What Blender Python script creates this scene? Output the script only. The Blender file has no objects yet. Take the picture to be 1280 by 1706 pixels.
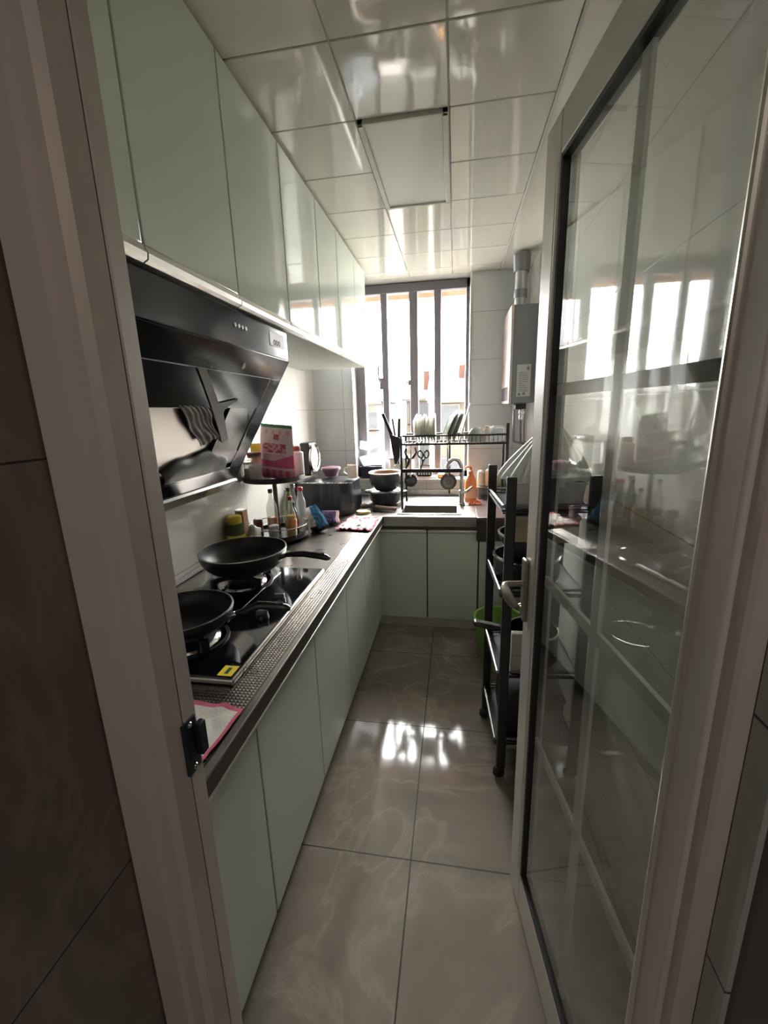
import bpy, bmesh, math, random
from mathutils import Vector, Matrix, noise
random.seed(7)
S = bpy.context.scene
COL = S.collection
PI = math.pi

# ------------------------------------------------------------------ materials
def lin(c):
    return tuple(((x/255)/12.92 if x/255 <= .04045 else ((x/255+.055)/1.055)**2.4) for x in c)

class NT:
    def __init__(s, name):
        s.m = bpy.data.materials.new(name); s.m.use_nodes = True
        s.t = s.m.node_tree; s.t.nodes.clear()
        s.out = s.n('ShaderNodeOutputMaterial')
    def n(s, ty, **kw):
        x = s.t.nodes.new(ty)
        for k, v in kw.items(): setattr(x, k, v)
        return x
    def l(s, a, b): s.t.links.new(a, b)
    def pos(s):
        return s.n('ShaderNodeNewGeometry').outputs['Position']
    def math(s, op, a, b=None):
        x = s.n('ShaderNodeMath', operation=op)
        for i, v in enumerate((a, b)):
            if v is None: continue
            if isinstance(v, (int, float)): x.inputs[i].default_value = v
            else: s.l(v, x.inputs[i])
        return x.outputs[0]
    def mix(s, f, a, b):
        x = s.n('ShaderNodeMix', data_type='RGBA')
        for i, v in ((0, f), (6, a), (7, b)):
            if isinstance(v, (int, float)): x.inputs[i].default_value = v
            elif isinstance(v, tuple): x.inputs[i].default_value = v+(1,)
            else: s.l(v, x.inputs[i])
        return x.outputs[2]
    def noise(s, vec, scale, detail=3, rough=.5, dist=0):
        x = s.n('ShaderNodeTexNoise'); x.inputs['Scale'].default_value = scale
        x.inputs['Detail'].default_value = detail; x.inputs['Roughness'].default_value = rough
        x.inputs['Distortion'].default_value = dist
        if vec is not None: s.l(vec, x.inputs['Vector'])
        return x.outputs[0]
    def ramp(s, f, stops):
        x = s.n('ShaderNodeValToRGB'); e = x.color_ramp.elements
        while len(e) < len(stops): e.new(.5)
        for k, (p, c) in enumerate(stops):
            e[k].position = p; e[k].color = (c if isinstance(c, tuple) else (c, c, c))+(1,)
        s.l(f, x.inputs[0]); return x.outputs[0]
    def bsdf(s, **kw):
        b = s.n('ShaderNodeBsdfPrincipled')
        for k, v in kw.items():
            k = {'base': 'Base Color', 'rough': 'Roughness', 'metal': 'Metallic', 'ior': 'IOR', 'normal': 'Normal', 'alpha': 'Alpha',
                 'trans': 'Transmission Weight', 'coat': 'Coat Weight', 'sub': 'Subsurface Weight', 'spec': 'Specular IOR Level'}.get(k, k)
            i = b.inputs[k]
            if isinstance(v, (int, float)): i.default_value = v
            elif isinstance(v, tuple): i.default_value = v+(1,) if len(v) == 3 else v
            else: s.l(v, i)
        s.l(b.outputs[0], s.out.inputs[0]); return b
    def bump(s, h, strength=.2, dist=.002):
        x = s.n('ShaderNodeBump'); x.inputs['Strength'].default_value = strength; x.inputs['Distance'].default_value = dist
        s.l(h, x.inputs['Height']); return x.outputs[0]

MC = {}
def mat(name, rgb, rough=.5, metal=0, var=.06, nscale=14, bump=0, spec=.5, coat=0, sub=0, rv=.12):
    if name in MC: return MC[name]
    t = NT(name); c = lin(rgb); p = t.pos()
    f = t.noise(p, nscale, 4, .6)
    base = t.mix(f, tuple(x*(1-var*1.6) for x in c), tuple(min(1, x*(1+var*1.6)) for x in c))
    r = t.math('ADD', t.math('MULTIPLY', t.noise(p, nscale*.6, 3), rv), rough-rv/2)
    kw = dict(base=base, rough=r, metal=metal, spec=spec, coat=coat, sub=sub)
    if bump: kw['normal'] = t.bump(t.noise(p, nscale*4, 4), bump)
    t.bsdf(**kw); MC[name] = t.m; return t.m

def thin_glass(name, tint=(1, 1, 1), ior=1.5, rough=0.0, wave=0, gain=1.0):
    t = NT(name)
    tr = t.n('ShaderNodeBsdfTransparent'); tr.inputs[0].default_value = tint+(1,)
    gl = t.n('ShaderNodeBsdfGlossy'); gl.inputs['Roughness'].default_value = rough
    ge = t.n('ShaderNodeNewGeometry'); dp = t.n('ShaderNodeVectorMath', operation='DOT_PRODUCT')
    t.l(ge.outputs['Normal'], dp.inputs[0]); t.l(ge.outputs['Incoming'], dp.inputs[1])
    k0 = ((ior-1)/(ior+1))**2; sch = t.math('POWER', t.math('SUBTRACT', 1.0, t.math('ABSOLUTE', dp.outputs['Value'])), 5)
    fres = t.math('ADD', t.math('MULTIPLY', sch, 1-k0), k0)
    mx = t.n('ShaderNodeMixShader')
    if wave:
        nb = t.bump(t.noise(t.pos(), 9, 2), wave, .004); t.l(nb, gl.inputs['Normal'])
    f = t.math('MINIMUM', t.math('MULTIPLY', fres, gain), 1.0)
    t.l(f, mx.inputs[0]); t.l(tr.outputs[0], mx.inputs[1]); t.l(gl.outputs[0], mx.inputs[2])
    t.l(mx.outputs[0], t.out.inputs[0]); return t.m

def clear_mat(name, rgb, rough=.06, alpha=.35):
    if name in MC: return MC[name]
    t = NT(name); t.bsdf(base=lin(rgb), rough=rough, alpha=alpha, spec=.6); MC[name] = t.m; return t.m

def tile_mat(name, axis, rgb, grout, W, Hh, u0, v0, rough=.15, mortar=.0035, marble=0, bumpy=0, rv=.1, spec=.5):
    t = NT(name); p = t.pos(); sx = t.n('ShaderNodeSeparateXYZ'); t.l(p, sx.inputs[0])
    a, b = {'x': (0, 2), 'y': (1, 2), 'z': (0, 1)}[axis]
    cx = t.n('ShaderNodeCombineXYZ')
    t.l(t.math('ADD', sx.outputs[a], 40*W-u0), cx.inputs[0]); t.l(t.math('ADD', sx.outputs[b], 40*Hh-v0), cx.inputs[1])
    br = t.n('ShaderNodeTexBrick'); br.offset = 0; br.squash = 1
    t.l(cx.outputs[0], br.inputs['Vector'])
    for k, v in (('Scale', 1), ('Mortar Size', mortar/2), ('Mortar Smooth', .1), ('Brick Width', W), ('Row Height', Hh), ('Bias', 0)): br.inputs[k].default_value = v
    c = lin(rgb)
    br.inputs['Color1'].default_value = (1, 1, 1, 1); br.inputs['Color2'].default_value = (.93, .93, .93, 1)
    fac = br.outputs['Fac']
    base = t.mix(t.noise(p, 5, 5, .6), tuple(x*.92 for x in c), tuple(x*1.06 for x in c))
    if marble:
        n1 = t.noise(p, 2.2, 8, .62, 1.2)
        base = t.mix(t.ramp(n1, [(.3, 0.), (.72, 1.)]), tuple(x*(1-.28*marble) for x in c), tuple(x*(1+.22*marble) for x in c))
        n2 = t.noise(p, 1.7, 6, .55, 1.6)
        v = t.math('ABSOLUTE', t.math('SUBTRACT', n2, .5))
        vein = t.ramp(v, [(0., 1.), (.012, .5), (.035, 0.)])
        base = t.mix(t.math('MULTIPLY', vein, .4*marble), base, tuple(min(1, x*1.9) for x in c))
    base = t.mix(fac, base, lin(grout))
    r = t.math('ADD', t.math('MULTIPLY', fac, .5), t.math('ADD', t.math('MULTIPLY', t.noise(p, 6, 4), rv), rough-rv/2))
    h = t.math('SUBTRACT', t.math('MULTIPLY', t.noise(p, 22, 2), bumpy), fac)
    t.bsdf(base=base, rough=r, spec=spec, normal=t.bump(h, .25, .002)); return t.m

def steel_mat(name, rgb, rough=.28, emboss=False, brushed=None, metal=1.0):
    t = NT(name); p = t.pos(); c = lin(rgb)
    base = t.mix(t.noise(p, 7, 5, .65), tuple(x*.78 for x in c), tuple(x*1.15 for x in c))
    r = t.math('ADD', t.math('MULTIPLY', t.noise(p, 11, 5), .2), rough-.1)
    kw = dict(base=base, rough=r, metal=metal)
    if emboss:
        sx = t.n('ShaderNodeSeparateXYZ'); t.l(p, sx.inputs[0])
        k = 2*PI/.0105
        sa = t.math('SINE', t.math('MULTIPLY', sx.outputs[0], k/2)); sb = t.math('SINE', t.math('MULTIPLY', sx.outputs[1], k/2))
        w = t.math('MULTIPLY', t.math('MULTIPLY', sa, sa), t.math('MULTIPLY', sb, sb))
        rib = t.math('SINE', t.math('MULTIPLY', sx.outputs[0], 2*PI/.009))
        far = t.math('GREATER_THAN', sx.outputs[1], 1.95)
        w = t.math('ADD', t.math('MULTIPLY', w, t.math('SUBTRACT', 1., far)), t.math('MULTIPLY', rib, far))
        strip = t.math('MULTIPLY', t.math('GREATER_THAN', sx.outputs[0], -.565), t.math('LESS_THAN', sx.outputs[1], 2.7))
        near = t.math('LESS_THAN', sx.outputs[1], .88)
        msk = t.math('MAXIMUM', strip, near)
        kw['normal'] = t.bump(t.math('MULTIPLY', w, msk), .55, .002)
    if brushed:
        sx = t.n('ShaderNodeMapping'); sx.inputs['Scale'].default_value = brushed; t.l(p, sx.inputs[0])
        kw['normal'] = t.bump(t.noise(sx.outputs[0], 30, 3), .12, .001)
    t.bsdf(**kw); return t.m

M_floor = tile_mat('floor_tile', 'z', (124, 115, 105), (50, 46, 43), .63, .63, -.135, .49, spec=.22, rv=.05, rough=.075, mortar=.005, marble=.75)
M_tileY = tile_mat('wall_tile_side', 'y', (212, 208, 200), (140, 136, 130), .67, .335, 1.49, .84, rough=.03, rv=.02, bumpy=.07, spec=.3)
M_tileX = tile_mat('wall_tile_far', 'x', (200, 202, 204), (140, 140, 140), .67, .335, -.9, .84, rough=.06, rv=.02, bumpy=.07, spec=.3)
M_stone = tile_mat('hall_dark_stone', 'y', (116, 103, 95), (58, 51, 47), .9, .62, .1, .2, rough=.4, mortar=.003, marble=1)
M_white = mat('white_paint', (205, 202, 196), .5)
M_ceil = mat('ceiling_gloss', (222, 219, 208), .06, var=.02, spec=.6, rv=.03)
M_ceilmatte = mat('ceiling_plain', (216, 213, 204), .35, var=.02)
M_seam = mat('ceiling_seam', (164, 160, 152), .5)
M_door = mat('pale_green_door', (188, 196, 184), .14, var=.02, nscale=4, rv=.04)
M_updoor = mat('pale_green_upper_door', (216, 224, 213), .04, var=.02, nscale=4, rv=.02)
M_carc = mat('cabinet_carcass', (176, 178, 170), .5)
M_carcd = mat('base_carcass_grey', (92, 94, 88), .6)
M_kick = mat('toe_kick', (178, 172, 164), .4)
M_handle = mat('satin_handle_metal', (150, 141, 130), .32, .7)
M_alu = mat('aluminium_trim', (214, 210, 202), .3, .7, var=.03)
M_alud = mat('brushed_aluminium', (208, 201, 194), .36, .2, var=.04)
M_munt = mat('muntin_grey', (232, 230, 224), .45)
M_jamb = mat('frame_metal', (200, 189, 180), .42, .15, var=.04)
M_gasket = mat('black_gasket', (26, 25, 25), .5)
M_black = mat('black_plastic', (30, 29, 30), .35)
M_blackm = mat('black_powder_coat', (36, 33, 32), .4, .2)
M_blackglass = mat('black_glass', (14, 14, 16), .08, var=.02, spec=.6)
M_hoodglass = mat('hood_black_glass', (19, 19, 21), .14, var=.05, spec=.22, rv=.06)
M_pan = mat('nonstick_black', (30, 28, 27), .42)
M_panout = mat('pan_outside_black', (26, 24, 24), .3)
M_chrome = mat('chrome', (205, 203, 200), .14, 1)
M_steel = steel_mat('stainless_steel', (176, 172, 166), .3)
M_sink = steel_mat('sink_steel', (112, 108, 102), .38)
M_worktop = steel_mat('worktop_steel', (150, 143, 136), .3, emboss=True)
M_brush = steel_mat('brushed_steel_plate', (160, 155, 150), .4, brushed=(1, 1, 40))
M_edge = mat('dark_brown_edge', (58, 48, 43), .35)
M_bronze_glare = mat('bronze_frame_with_glare', (118, 112, 118), .5)  # dark bronze lightened: veiling glare around the window mixed into the colour
M_winglass = thin_glass('window_glass', (.96, .98, .98))
M_doorglass = thin_glass('door_glass', (.88, .89, .88), 1.52, 0.0, .012, 1.4)
M_towel = mat('towel_white', (222, 214, 206), .9, bump=.4, nscale=40)
M_pink = mat('pink_hem', (206, 96, 122), .85)
M_patch = mat('grey_patch', (150, 142, 138), .9, var=.25, nscale=30, bump=.5)
M_brown = mat('brown_lid', (128, 66, 52), .5)
M_red = mat('red_cap', (186, 44, 48), .4)
M_wood = mat('light_wood', (150, 112, 78), .6, var=.15, nscale=25)
M_darkbowl = mat('dark_glazed', (52, 56, 60), .25)
M_rim = mat('cream_rim', (214, 200, 186), .4)
M_clayin = mat('brown_inside', (128, 96, 72), .5)
M_plate = mat('white_ceramic', (222, 222, 214), .2)
M_plate2 = mat('celadon_ceramic', (170, 176, 166), .25)
M_clear = clear_mat('clear_plastic', (220, 223, 226), .1, .35)
M_cglass = clear_mat('clear_glass', (215, 220, 212), .04, .3)
M_cgreen = clear_mat('green_glass', (120, 140, 80), .05, .6)
M_amber = clear_mat('amber_liquid', (186, 106, 40), .1, .85)
M_oil = clear_mat('golden_oil', (206, 160, 84), .1, .85)
M_orange = mat('orange_plastic', (226, 128, 70), .4)
M_green = mat('lime_green_plastic', (128, 170, 84), .45)
M_yellow = mat('yellow_plastic', (206, 184, 60), .45)
M_olive = mat('dark_green_plastic', (62, 76, 42), .4)
M_sticker = mat('yellow_sticker', (236, 206, 40), .6)
M_ink = mat('dark_ink', (44, 42, 44), .6)
M_bluef = mat('blue_foil', (70, 130, 176), .3, .3)
M_silverf = mat('silver_foil', (206, 204, 200), .3, .25, bump=.6)
M_purple = mat('purple_wrap', (110, 92, 140), .35)
M_lilac = mat('mauve_plastic', (112, 80, 94), .4)
M_pinkprint = mat('pink_print', (222, 96, 136), .4)
M_palepink = mat('pale_pink_plastic', (236, 206, 208), .3)
M_greenprint = mat('green_print', (74, 138, 96), .4)
M_redprint = mat('red_print', (190, 74, 88), .4)
M_heat = mat('heater_steel', (128, 128, 132), .35, .5)
M_heatfront = mat('heater_front', (206, 190, 184), .3, .2)
M_paper = mat('printed_label', (196, 196, 194), .6)
M_bagw = mat('white_plastic_bag', (226, 224, 220), .35, bump=.2, sub=.1)
M_tan = mat('tan_box', (176, 160, 140), .7)
M_cream = mat('cream_plastic', (226, 218, 206), .45, sub=.1)
M_beige = mat('beige_carton', (190, 182, 168), .7)
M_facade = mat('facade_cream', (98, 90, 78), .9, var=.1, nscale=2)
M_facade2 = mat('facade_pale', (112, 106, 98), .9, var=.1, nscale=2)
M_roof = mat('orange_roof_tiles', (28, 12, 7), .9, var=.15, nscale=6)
M_chim = mat('chimney_pink', (92, 62, 52), .9)
M_brick = mat('brick_soffit', (140, 100, 78), .9, var=.25, nscale=20)
M_extglass = mat('dark_window_pane', (62, 62, 66), .3)

# ------------------------------------------------------------------ mesh helpers
def nb(): return bmesh.new()
def box(bm, x0, x1, y0, y1, z0, z1, bev=0, seg=2, mi=0):
    t = bmesh.new(); bmesh.ops.create_cube(t, size=1)
    for v in t.verts: v.co = Vector(((x0+x1)/2+v.co.x*(x1-x0), (y0+y1)/2+v.co.y*(y1-y0), (z0+z1)/2+v.co.z*(z1-z0)))
    if bev: bmesh.ops.bevel(t, geom=t.edges[:], offset=bev, segments=seg, affect='EDGES', profile=.5)
    t.normal_update()
    for f in t.faces: f.material_index = mi; f.tag = max(abs(c) for c in f.normal) > .9999 if bev else True
    join(bm, t); return bm
def join(bm, t, M=None):
    mp = {}; t.normal_update(); ly = bm.faces.layers.int.get('flat'); ly = bm.faces.layers.int.new('flat') if ly is None else ly; tl = t.faces.layers.int.get('flat')
    for v in t.verts: mp[v] = bm.verts.new(M @ v.co if M else v.co)
    for f in t.faces:
        try:
            g = bm.faces.new([mp[v] for v in f.verts]); g.material_index = f.material_index; g[ly] = 1 if (f.tag or (tl is not None and f[tl])) else 0
        except ValueError: pass
    t.free()
def tube(bm, pts, r, seg=10, cap=True, mi=0):
    pts = [Vector(p) for p in pts]; n = len(pts)
    rs = r if isinstance(r, (list, tuple)) else [r]*n
    rings = []; up = None
    for i, p in enumerate(pts):
        d = (pts[min(i+1, n-1)]-pts[max(i-1, 0)]).normalized()
        if up is None:
            up = Vector((0, 0, 1)) if abs(d.z) < .9 else Vector((1, 0, 0))
        a = d.cross(up).normalized(); up = a.cross(d).normalized()
        rings.append([bm.verts.new(p+(a*math.cos(2*PI*k/seg)+up*math.sin(2*PI*k/seg))*rs[i]) for k in range(seg)])
    for i in range(n-1):
        for k in range(seg):
            f = bm.faces.new((rings[i][k], rings[i][(k+1) % seg], rings[i+1][(k+1) % seg], rings[i+1][k])); f.material_index = mi
    if cap:
        bm.faces.new(rings[0][::-1]).material_index = mi; bm.faces.new(rings[-1]).material_index = mi
    return bm
def lathe(bm, prof, c=(0, 0, 0), seg=32, M=None, mi=0, sy=1):
    c = Vector(c); rings = []
    for r, z in prof:
        if r < 1e-5: rings.append([bm.verts.new((M @ Vector((0, 0, z)) if M else Vector((0, 0, z)))+c)])
        else:
            rings.append([bm.verts.new((M @ Vector((r*math.cos(2*PI*k/seg), sy*r*math.sin(2*PI*k/seg), z)) if M else Vector((r*math.cos(2*PI*k/seg), sy*r*math.sin(2*PI*k/seg), z)))+c) for k in range(seg)])
    for a, b in zip(rings, rings[1:]):
        for k in range(seg):
            k2 = (k+1) % seg
            q = [a[0] if len(a) == 1 else a[k], a[0] if len(a) == 1 else a[k2], b[0] if len(b) == 1 else b[k2], b[0] if len(b) == 1 else b[k]]
            u = []
            for v in q:
                if v not in u: u.append(v)
            if len(u) > 2: bm.faces.new(u).material_index = mi
    return bm
def prism(bm, poly, y0, y1, axis='y', mi=0):
    """poly in (x,z) for axis y; (x,y) for axis z; (y,z) for axis x"""
    def P(a, b, t): return {'y': (a, t, b), 'z': (a, b, t), 'x': (t, a, b)}[axis]
    A = [bm.verts.new(P(a, b, y0)) for a, b in poly]; B = [bm.verts.new(P(a, b, y1)) for a, b in poly]
    n = len(poly)
    bm.faces.new(A).material_index = mi; bm.faces.new(B[::-1]).material_index = mi
    for i in range(n): bm.faces.new((A[i], B[i], B[(i+1) % n], A[(i+1) % n])).material_index = mi
    return bm
def obj(name, bm, m, parent=None, M=None, smooth=35):
    if M is not None: bmesh.ops.transform(bm, matrix=M, verts=bm.verts)
    bmesh.ops.recalc_face_normals(bm, faces=bm.faces)
    ly = bm.faces.layers.int.get('flat'); fl_ = [not (ly is not None and f[ly]) for f in bm.faces]
    me = bpy.data.meshes.new(name); bm.to_mesh(me); bm.free()
    for x in (m if isinstance(m, (list, tuple)) else [m]): me.materials.append(x)
    me.set_sharp_from_angle(angle=math.radians(smooth)); me.polygons.foreach_set('use_smooth', fl_); me.update()
    o = bpy.data.objects.new(name, me); COL.objects.link(o)
    if parent:
        o.parent = parent
        w = Matrix.Translation(parent.location) if parent.type == 'EMPTY' else Matrix.Identity(4)   # mesh parts sit at world identity
        o.matrix_parent_inverse = w.inverted()
    return o
def thing(name, label, cat, loc=(0, 0, 0), group=None):
    o = bpy.data.objects.new(name, None); COL.objects.link(o); o.location = loc; o.empty_display_size = .05
    o['label'] = label; o['category'] = cat
    if group: o['group'] = group
    return o
def tag(o, label, cat, group=None):
    o['label'] = label; o['category'] = cat
    if group: o['group'] = group
    return o
def struct(o, label=None, cat=None):
    o['kind'] = 'structure'
    if label: o['label'] = label
    if cat: o['category'] = cat
    return o
def B(x0, x1, y0, y1, z0, z1, bev=0, seg=2): return box(nb(), x0, x1, y0, y1, z0, z1, bev, seg)
def dup(root, delta, label, group=None):
    r = root.copy(); COL.objects.link(r); r.location = Vector(root.location)+Vector(delta); r['label'] = label
    if group: r['group'] = group
    for ch in list(root.children):
        c = ch.copy(); COL.objects.link(c); c.parent = r
        for g in list(ch.children):
            d = g.copy(); COL.objects.link(d); d.parent = c
    return r

# ------------------------------------------------------------------ camera
p_, y_, r_ = .23304, .16938, -.030054
fwd = Vector((-math.sin(y_)*math.cos(p_), math.cos(y_)*math.cos(p_), -math.sin(p_)))
rt = Vector((math.cos(y_), math.sin(y_), 0)); up = rt.cross(fwd)
r2 = rt*math.cos(r_)+up*math.sin(r_); u2 = -rt*math.sin(r_)+up*math.cos(r_)
cam = bpy.data.cameras.new('camera'); co = bpy.data.objects.new('camera', cam); COL.objects.link(co)
Mx = Matrix((r2, u2, -fwd)).transposed().to_4x4(); Mx.translation = (0, 0, 1.484); co.matrix_world = Mx
cam.sensor_fit = 'VERTICAL'; cam.sensor_height = 24; cam.lens = 706.3/1706*24; cam.clip_start = .01; cam.clip_end = 200
S.camera = co

# ------------------------------------------------------------------ room shell
ZC = 2.45; YF = 3.46; XL = -1.15; XR = .52
struct(obj('floor', B(-1.35, .75, -2.7, 3.75, -.08, 0), M_floor), 'grey marble-look floor tiles with dark grout lines', 'floor')
struct(obj('wall_left', B(-1.27, XL, .516, YF, 0, ZC), M_tileY), 'pale tiled wall behind the gas hob', 'wall')
struct(obj('wall_right', B(XR, .64, .516, YF, 0, ZC), M_tileY), 'pale tiled wall behind the glass door', 'wall')
WX0, WX1, WZ0 = -.82, .105, .93
bm = nb()
box(bm, -1.27, WX0, YF, 3.70, 0, ZC); box(bm, WX1, .64, YF, 3.70, 0, ZC); box(bm, WX0, WX1, YF, 3.70, 0, WZ0)
struct(obj('wall_far', bm, M_tileX), 'pale tiled far wall around the window', 'wall')
bm = nb()
box(bm, -1.27, -.41, .452, .516, 0, ZC); box(bm, .31, .64, .452, .516, 0, ZC); box(bm, -.41, .31, .452, .516, 2.10, ZC)
struct(obj('wall_front', bm, M_white), 'wall that holds the kitchen doorway', 'wall')
struct(obj('wall_hall_left', B(-.62, -.49, -2.7, .452, 0, ZC), M_stone), 'dark veined stone wall left of the doorway', 'wall')
struct(obj('wall_hall_right', B(.312, .45, -2.7, .452, 0, ZC), mat('hall_right_wall', (92, 82, 76), .45)), 'dark wall at the right edge beside the door frame', 'wall')
struct(obj('wall_hall_back', B(-.62, .45, -2.82, -2.7, 0, ZC), M_white))
# ceiling: glossy panels with real seams
bm = nb()
box(bm, -1.27, .64, .452, 3.70, ZC+.004, ZC+.1, mi=1)
xs = [-1.15, -.98, -.665, -.345, -.03, .308]; ys = [.516, .70, 1.03, 1.355, 1.68, 2.01, 2.335, 2.66, 2.985, 3.31, 3.46]
for i in range(len(xs)-1):
    for j in range(len(ys)-1):
        if i == 3 and j in (4, 5): continue
        box(bm, xs[i]+.002, xs[i+1]-.002, ys[j]+.002, ys[j+1]-.002, ZC, ZC+.008, bev=.0025, seg=1)
box(bm, .312, .52, .516, 3.46, ZC-.002, ZC+.008)
box(bm, -.62, .45, -2.8, .452, ZC, ZC+.1)
struct(obj('ceiling', bm, [M_ceil, M_seam]), 'glossy square ceiling panels', 'ceiling')
struct(obj('trim_1', B(.306, .314, .516, 3.46, ZC-.008, ZC, .002), M_white), 'thin pale ceiling strip above the glass door', 'trim')
cl = thing('ceiling_light', 'flat rectangular ceiling light panel, switched off', 'ceiling light', (-.1875, 2.01, ZC))
bm = nb(); X0, X1, Y0, Y1 = -.343, -.032, 1.684, 2.331
for a in ((X0, X0+.022, Y0, Y1), (X1-.022, X1, Y0, Y1), (X0, X1, Y0, Y0+.016), (X0, X1, Y1-.016, Y1)): box(bm, *a, ZC-.012, ZC+.01, bev=.003)
obj('light_frame', bm, M_white, cl)
obj('diffuser', B(X0+.018, X1-.018, Y0+.012, Y1-.012, ZC-.004, ZC+.004), mat('light_diffuser', (214, 212, 204), .5, var=.02), cl)

# window
w = thing('window_1', 'tall bronze-framed kitchen window with bare daylight', 'window', (-.36, 3.62, WZ0)); w['kind'] = 'structure'
bm = nb(); YW = 3.61
for a in ((WX0, -.74, WZ0, ZC), (.075, WX1, WZ0, ZC), (WX0, WX1, 2.385, ZC), (WX0, WX1, WZ0, .985)): box(bm, a[0], a[1], YW-.01, YW+.06, a[2], a[3], bev=.004)
obj('window_frame', bm, M_bronze_glare, w)
for a, b in ((-.596, -.545), (-.368, -.302), (-.172, -.117)): obj('mullion', B(a, b, YW, YW+.055, .97, 2.39, .004), M_bronze_glare, w)
for a, b in ((-.75, -.59), (-.55, -.36), (-.31, -.165), (-.12, .08)): obj('window_pane', B(a, b, YW+.025, YW+.03, .97, 2.39), M_winglass, w)
bm = B(-.618, -.590, YW-.02, YW+.002, 1.66, 1.75, .003); tube(bm, [(-.606, YW-.012, 1.72), (-.614, YW-.04, 1.72), (-.621, YW-.045, 1.76), (-.621, YW-.045, 1.84)], .007)
obj('window_handle', bm, M_bronze_glare, w)
bm = B(-.384, -.362, YW-.015, YW+.002, 1.685, 1.725, .003); tube(bm, [(-.37, YW-.015, 1.705), (-.412, YW-.03, 1.71)], .006); obj('window_latch', bm, M_bronze_glare, w)
struct(obj('trim_2', B(WX0-.005, WX1+.005, 3.450, YW-.005, WZ0-.02, WZ0+.004, .003), M_white), 'pale window sill ledge', 'trim')
bm = nb(); box(bm, WX0-.003, WX0+.006, 3.452, YW-.01, WZ0, ZC, .002); box(bm, WX1-.004, WX1+.010, 3.452, YW-.01, WZ0, ZC, .002)
struct(obj('trim_3', bm, M_alu), 'slim pale window reveal strips', 'trim')

# doorway frame
df = thing('trim_4', 'grey stepped door frame post left of the doorway', 'door frame', (-.44, .48, 0)); df['kind'] = 'structure'
obj('casing', prism(nb(), [(-.492, .45), (-.487, .441), (-.443, .441), (-.438, .447), (-.415, .447), (-.405, .456), (-.400, .487), (-.402, .4885), (-.492, .4885)], 0, 2.12, 'z'), M_jamb, df)
obj('casing_seam', B(-.47, -.404, .488, .4905, 0, 2.12), M_gasket, df)
obj('inner_stop', prism(nb(), [(-.47, .49), (-.401, .49), (-.399, .492), (-.399, .518), (-.403, .521), (-.47, .521)], 0, 2.12, 'z'), M_jamb, df)
sp = obj('strike_plate', B(-.402, -.396, .482, .512, .945, 1.035, .001), mat('strike_metal', (46, 54, 62), .35, .5), df)
obj('latch_hole', B(-.3965, -.3945, .488, .503, .97, 1.01, .001), M_gasket, sp)
bm = nb()
for z in (.953, 1.027): lathe(bm, [(0, .003), (.004, .002), (.005, 0)], (-.3955, .497, z), 12, Matrix.Rotation(PI/2, 4, 'Y'))
obj('screw', bm, M_chrome, sp)
bm = B(-.397, -.386, .506, .522, .965, 1.02, .002); obj('latch_tongue', bm, mat('strike_metal', (46, 54, 62)), sp)
jr = thing('trim_5', 'grey door frame post on the hinge side at right', 'door frame', (.30, .45, 0)); jr['kind'] = 'structure'
obj('casing', prism(nb(), [(.284, .436), (.288, .432), (.312, .434), (.318, .45), (.318, .516), (.29, .516), (.284, .51)], 0, 2.12, 'z'), M_jamb, jr)
obj('stop_bead', prism(nb(), [(.31, .425), (.3135, .425), (.3135, .433), (.308, .433)], 0, 2.12, 'z'), M_gasket, jr)
struct(obj('trim_6', B(.306, .3125, .395, .431, 0, ZC), tile_mat('pale_strip_tile', 'y', (168, 172, 166), (60, 60, 56), .5, .335, .1, .5, rough=.15)), 'pale glossy tiled strip right of the door frame', 'trim')
struct(obj('trim_7', B(-.40, .30, .445, .52, 2.09, 2.12), M_jamb))

# glass door, in its own frame: s along the leaf from lock edge to hinge, d depth, z
A = Vector((.187, 1.108, 0)); Bq = Vector((.277, .455, 0)); e = (Bq-A).normalized(); nf = Vector((e.y, -e.x, 0))
MD = Matrix(((e.x, -nf.x, 0, A.x), (e.y, -nf.y, 0, A.y), (0, 0, 1, .012), (0, 0, 0, 1)))
d1 = thing('door_1', 'open aluminium framed glass door with lever handle', 'door', (.277, .455, 0)); d1['kind'] = 'structure'
LZ = 2.035; G0, G1, GZ0, GZ1 = .092, .607, .130, 1.953
obj('stile', B(0, G0, 0, .042, 0, LZ, .006, 3), M_alud, d1, MD)
obj('stile', B(G1+.006, .66, 0, .042, 0, LZ, .006, 3), M_alud, d1, MD)
obj('rail', B(G0-.004, G1+.01, .001, .041, 0, GZ0, .004), M_alud, d1, MD)
obj('rail', B(G0-.004, G1+.01, .001, .041, GZ1, LZ, .004), M_alud, d1, MD)
bm = nb()
for a in ((G0-.002, G0+.008, GZ0, GZ1), (G1-.004, G1+.002, GZ0, GZ1), (G0, G1, GZ0-.002, GZ0+.006), (G0, G1, GZ1-.008, GZ1+.002)): box(bm, a[0], a[1], .002, .03, a[2], a[3])
obj('gasket', bm, M_gasket, d1, MD)
bm = tube(nb(), [(G1+.0065, .0, .01), (G1+.0065, .0, LZ-.01)], .0055, 10)
obj('hinge_bead', bm, M_alu, d1, MD)
bm = tube(nb(), [(G0-.012, .0, .14), (G0-.012, .0, LZ-.09)], .0035, 8)
obj('glazing_bead', bm, M_alu, d1, MD)
obj('glass_pane', B(G0, G1, .010, .014, GZ0, GZ1), M_doorglass, d1, MD)
obj('muntin', B(.343, .369, .018, .025, GZ0, GZ1), M_munt, d1, MD)
for z in (1.505, 1.06, .602): obj('muntin', B(G0, G1, .0175, .0255, z-.011, z+.013), M_munt, d1, MD)
h = obj('door_handle', B(.002, .036, -.011, .0, .915, 1.088, .0053, 3), M_handle, d1, MD)
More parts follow.
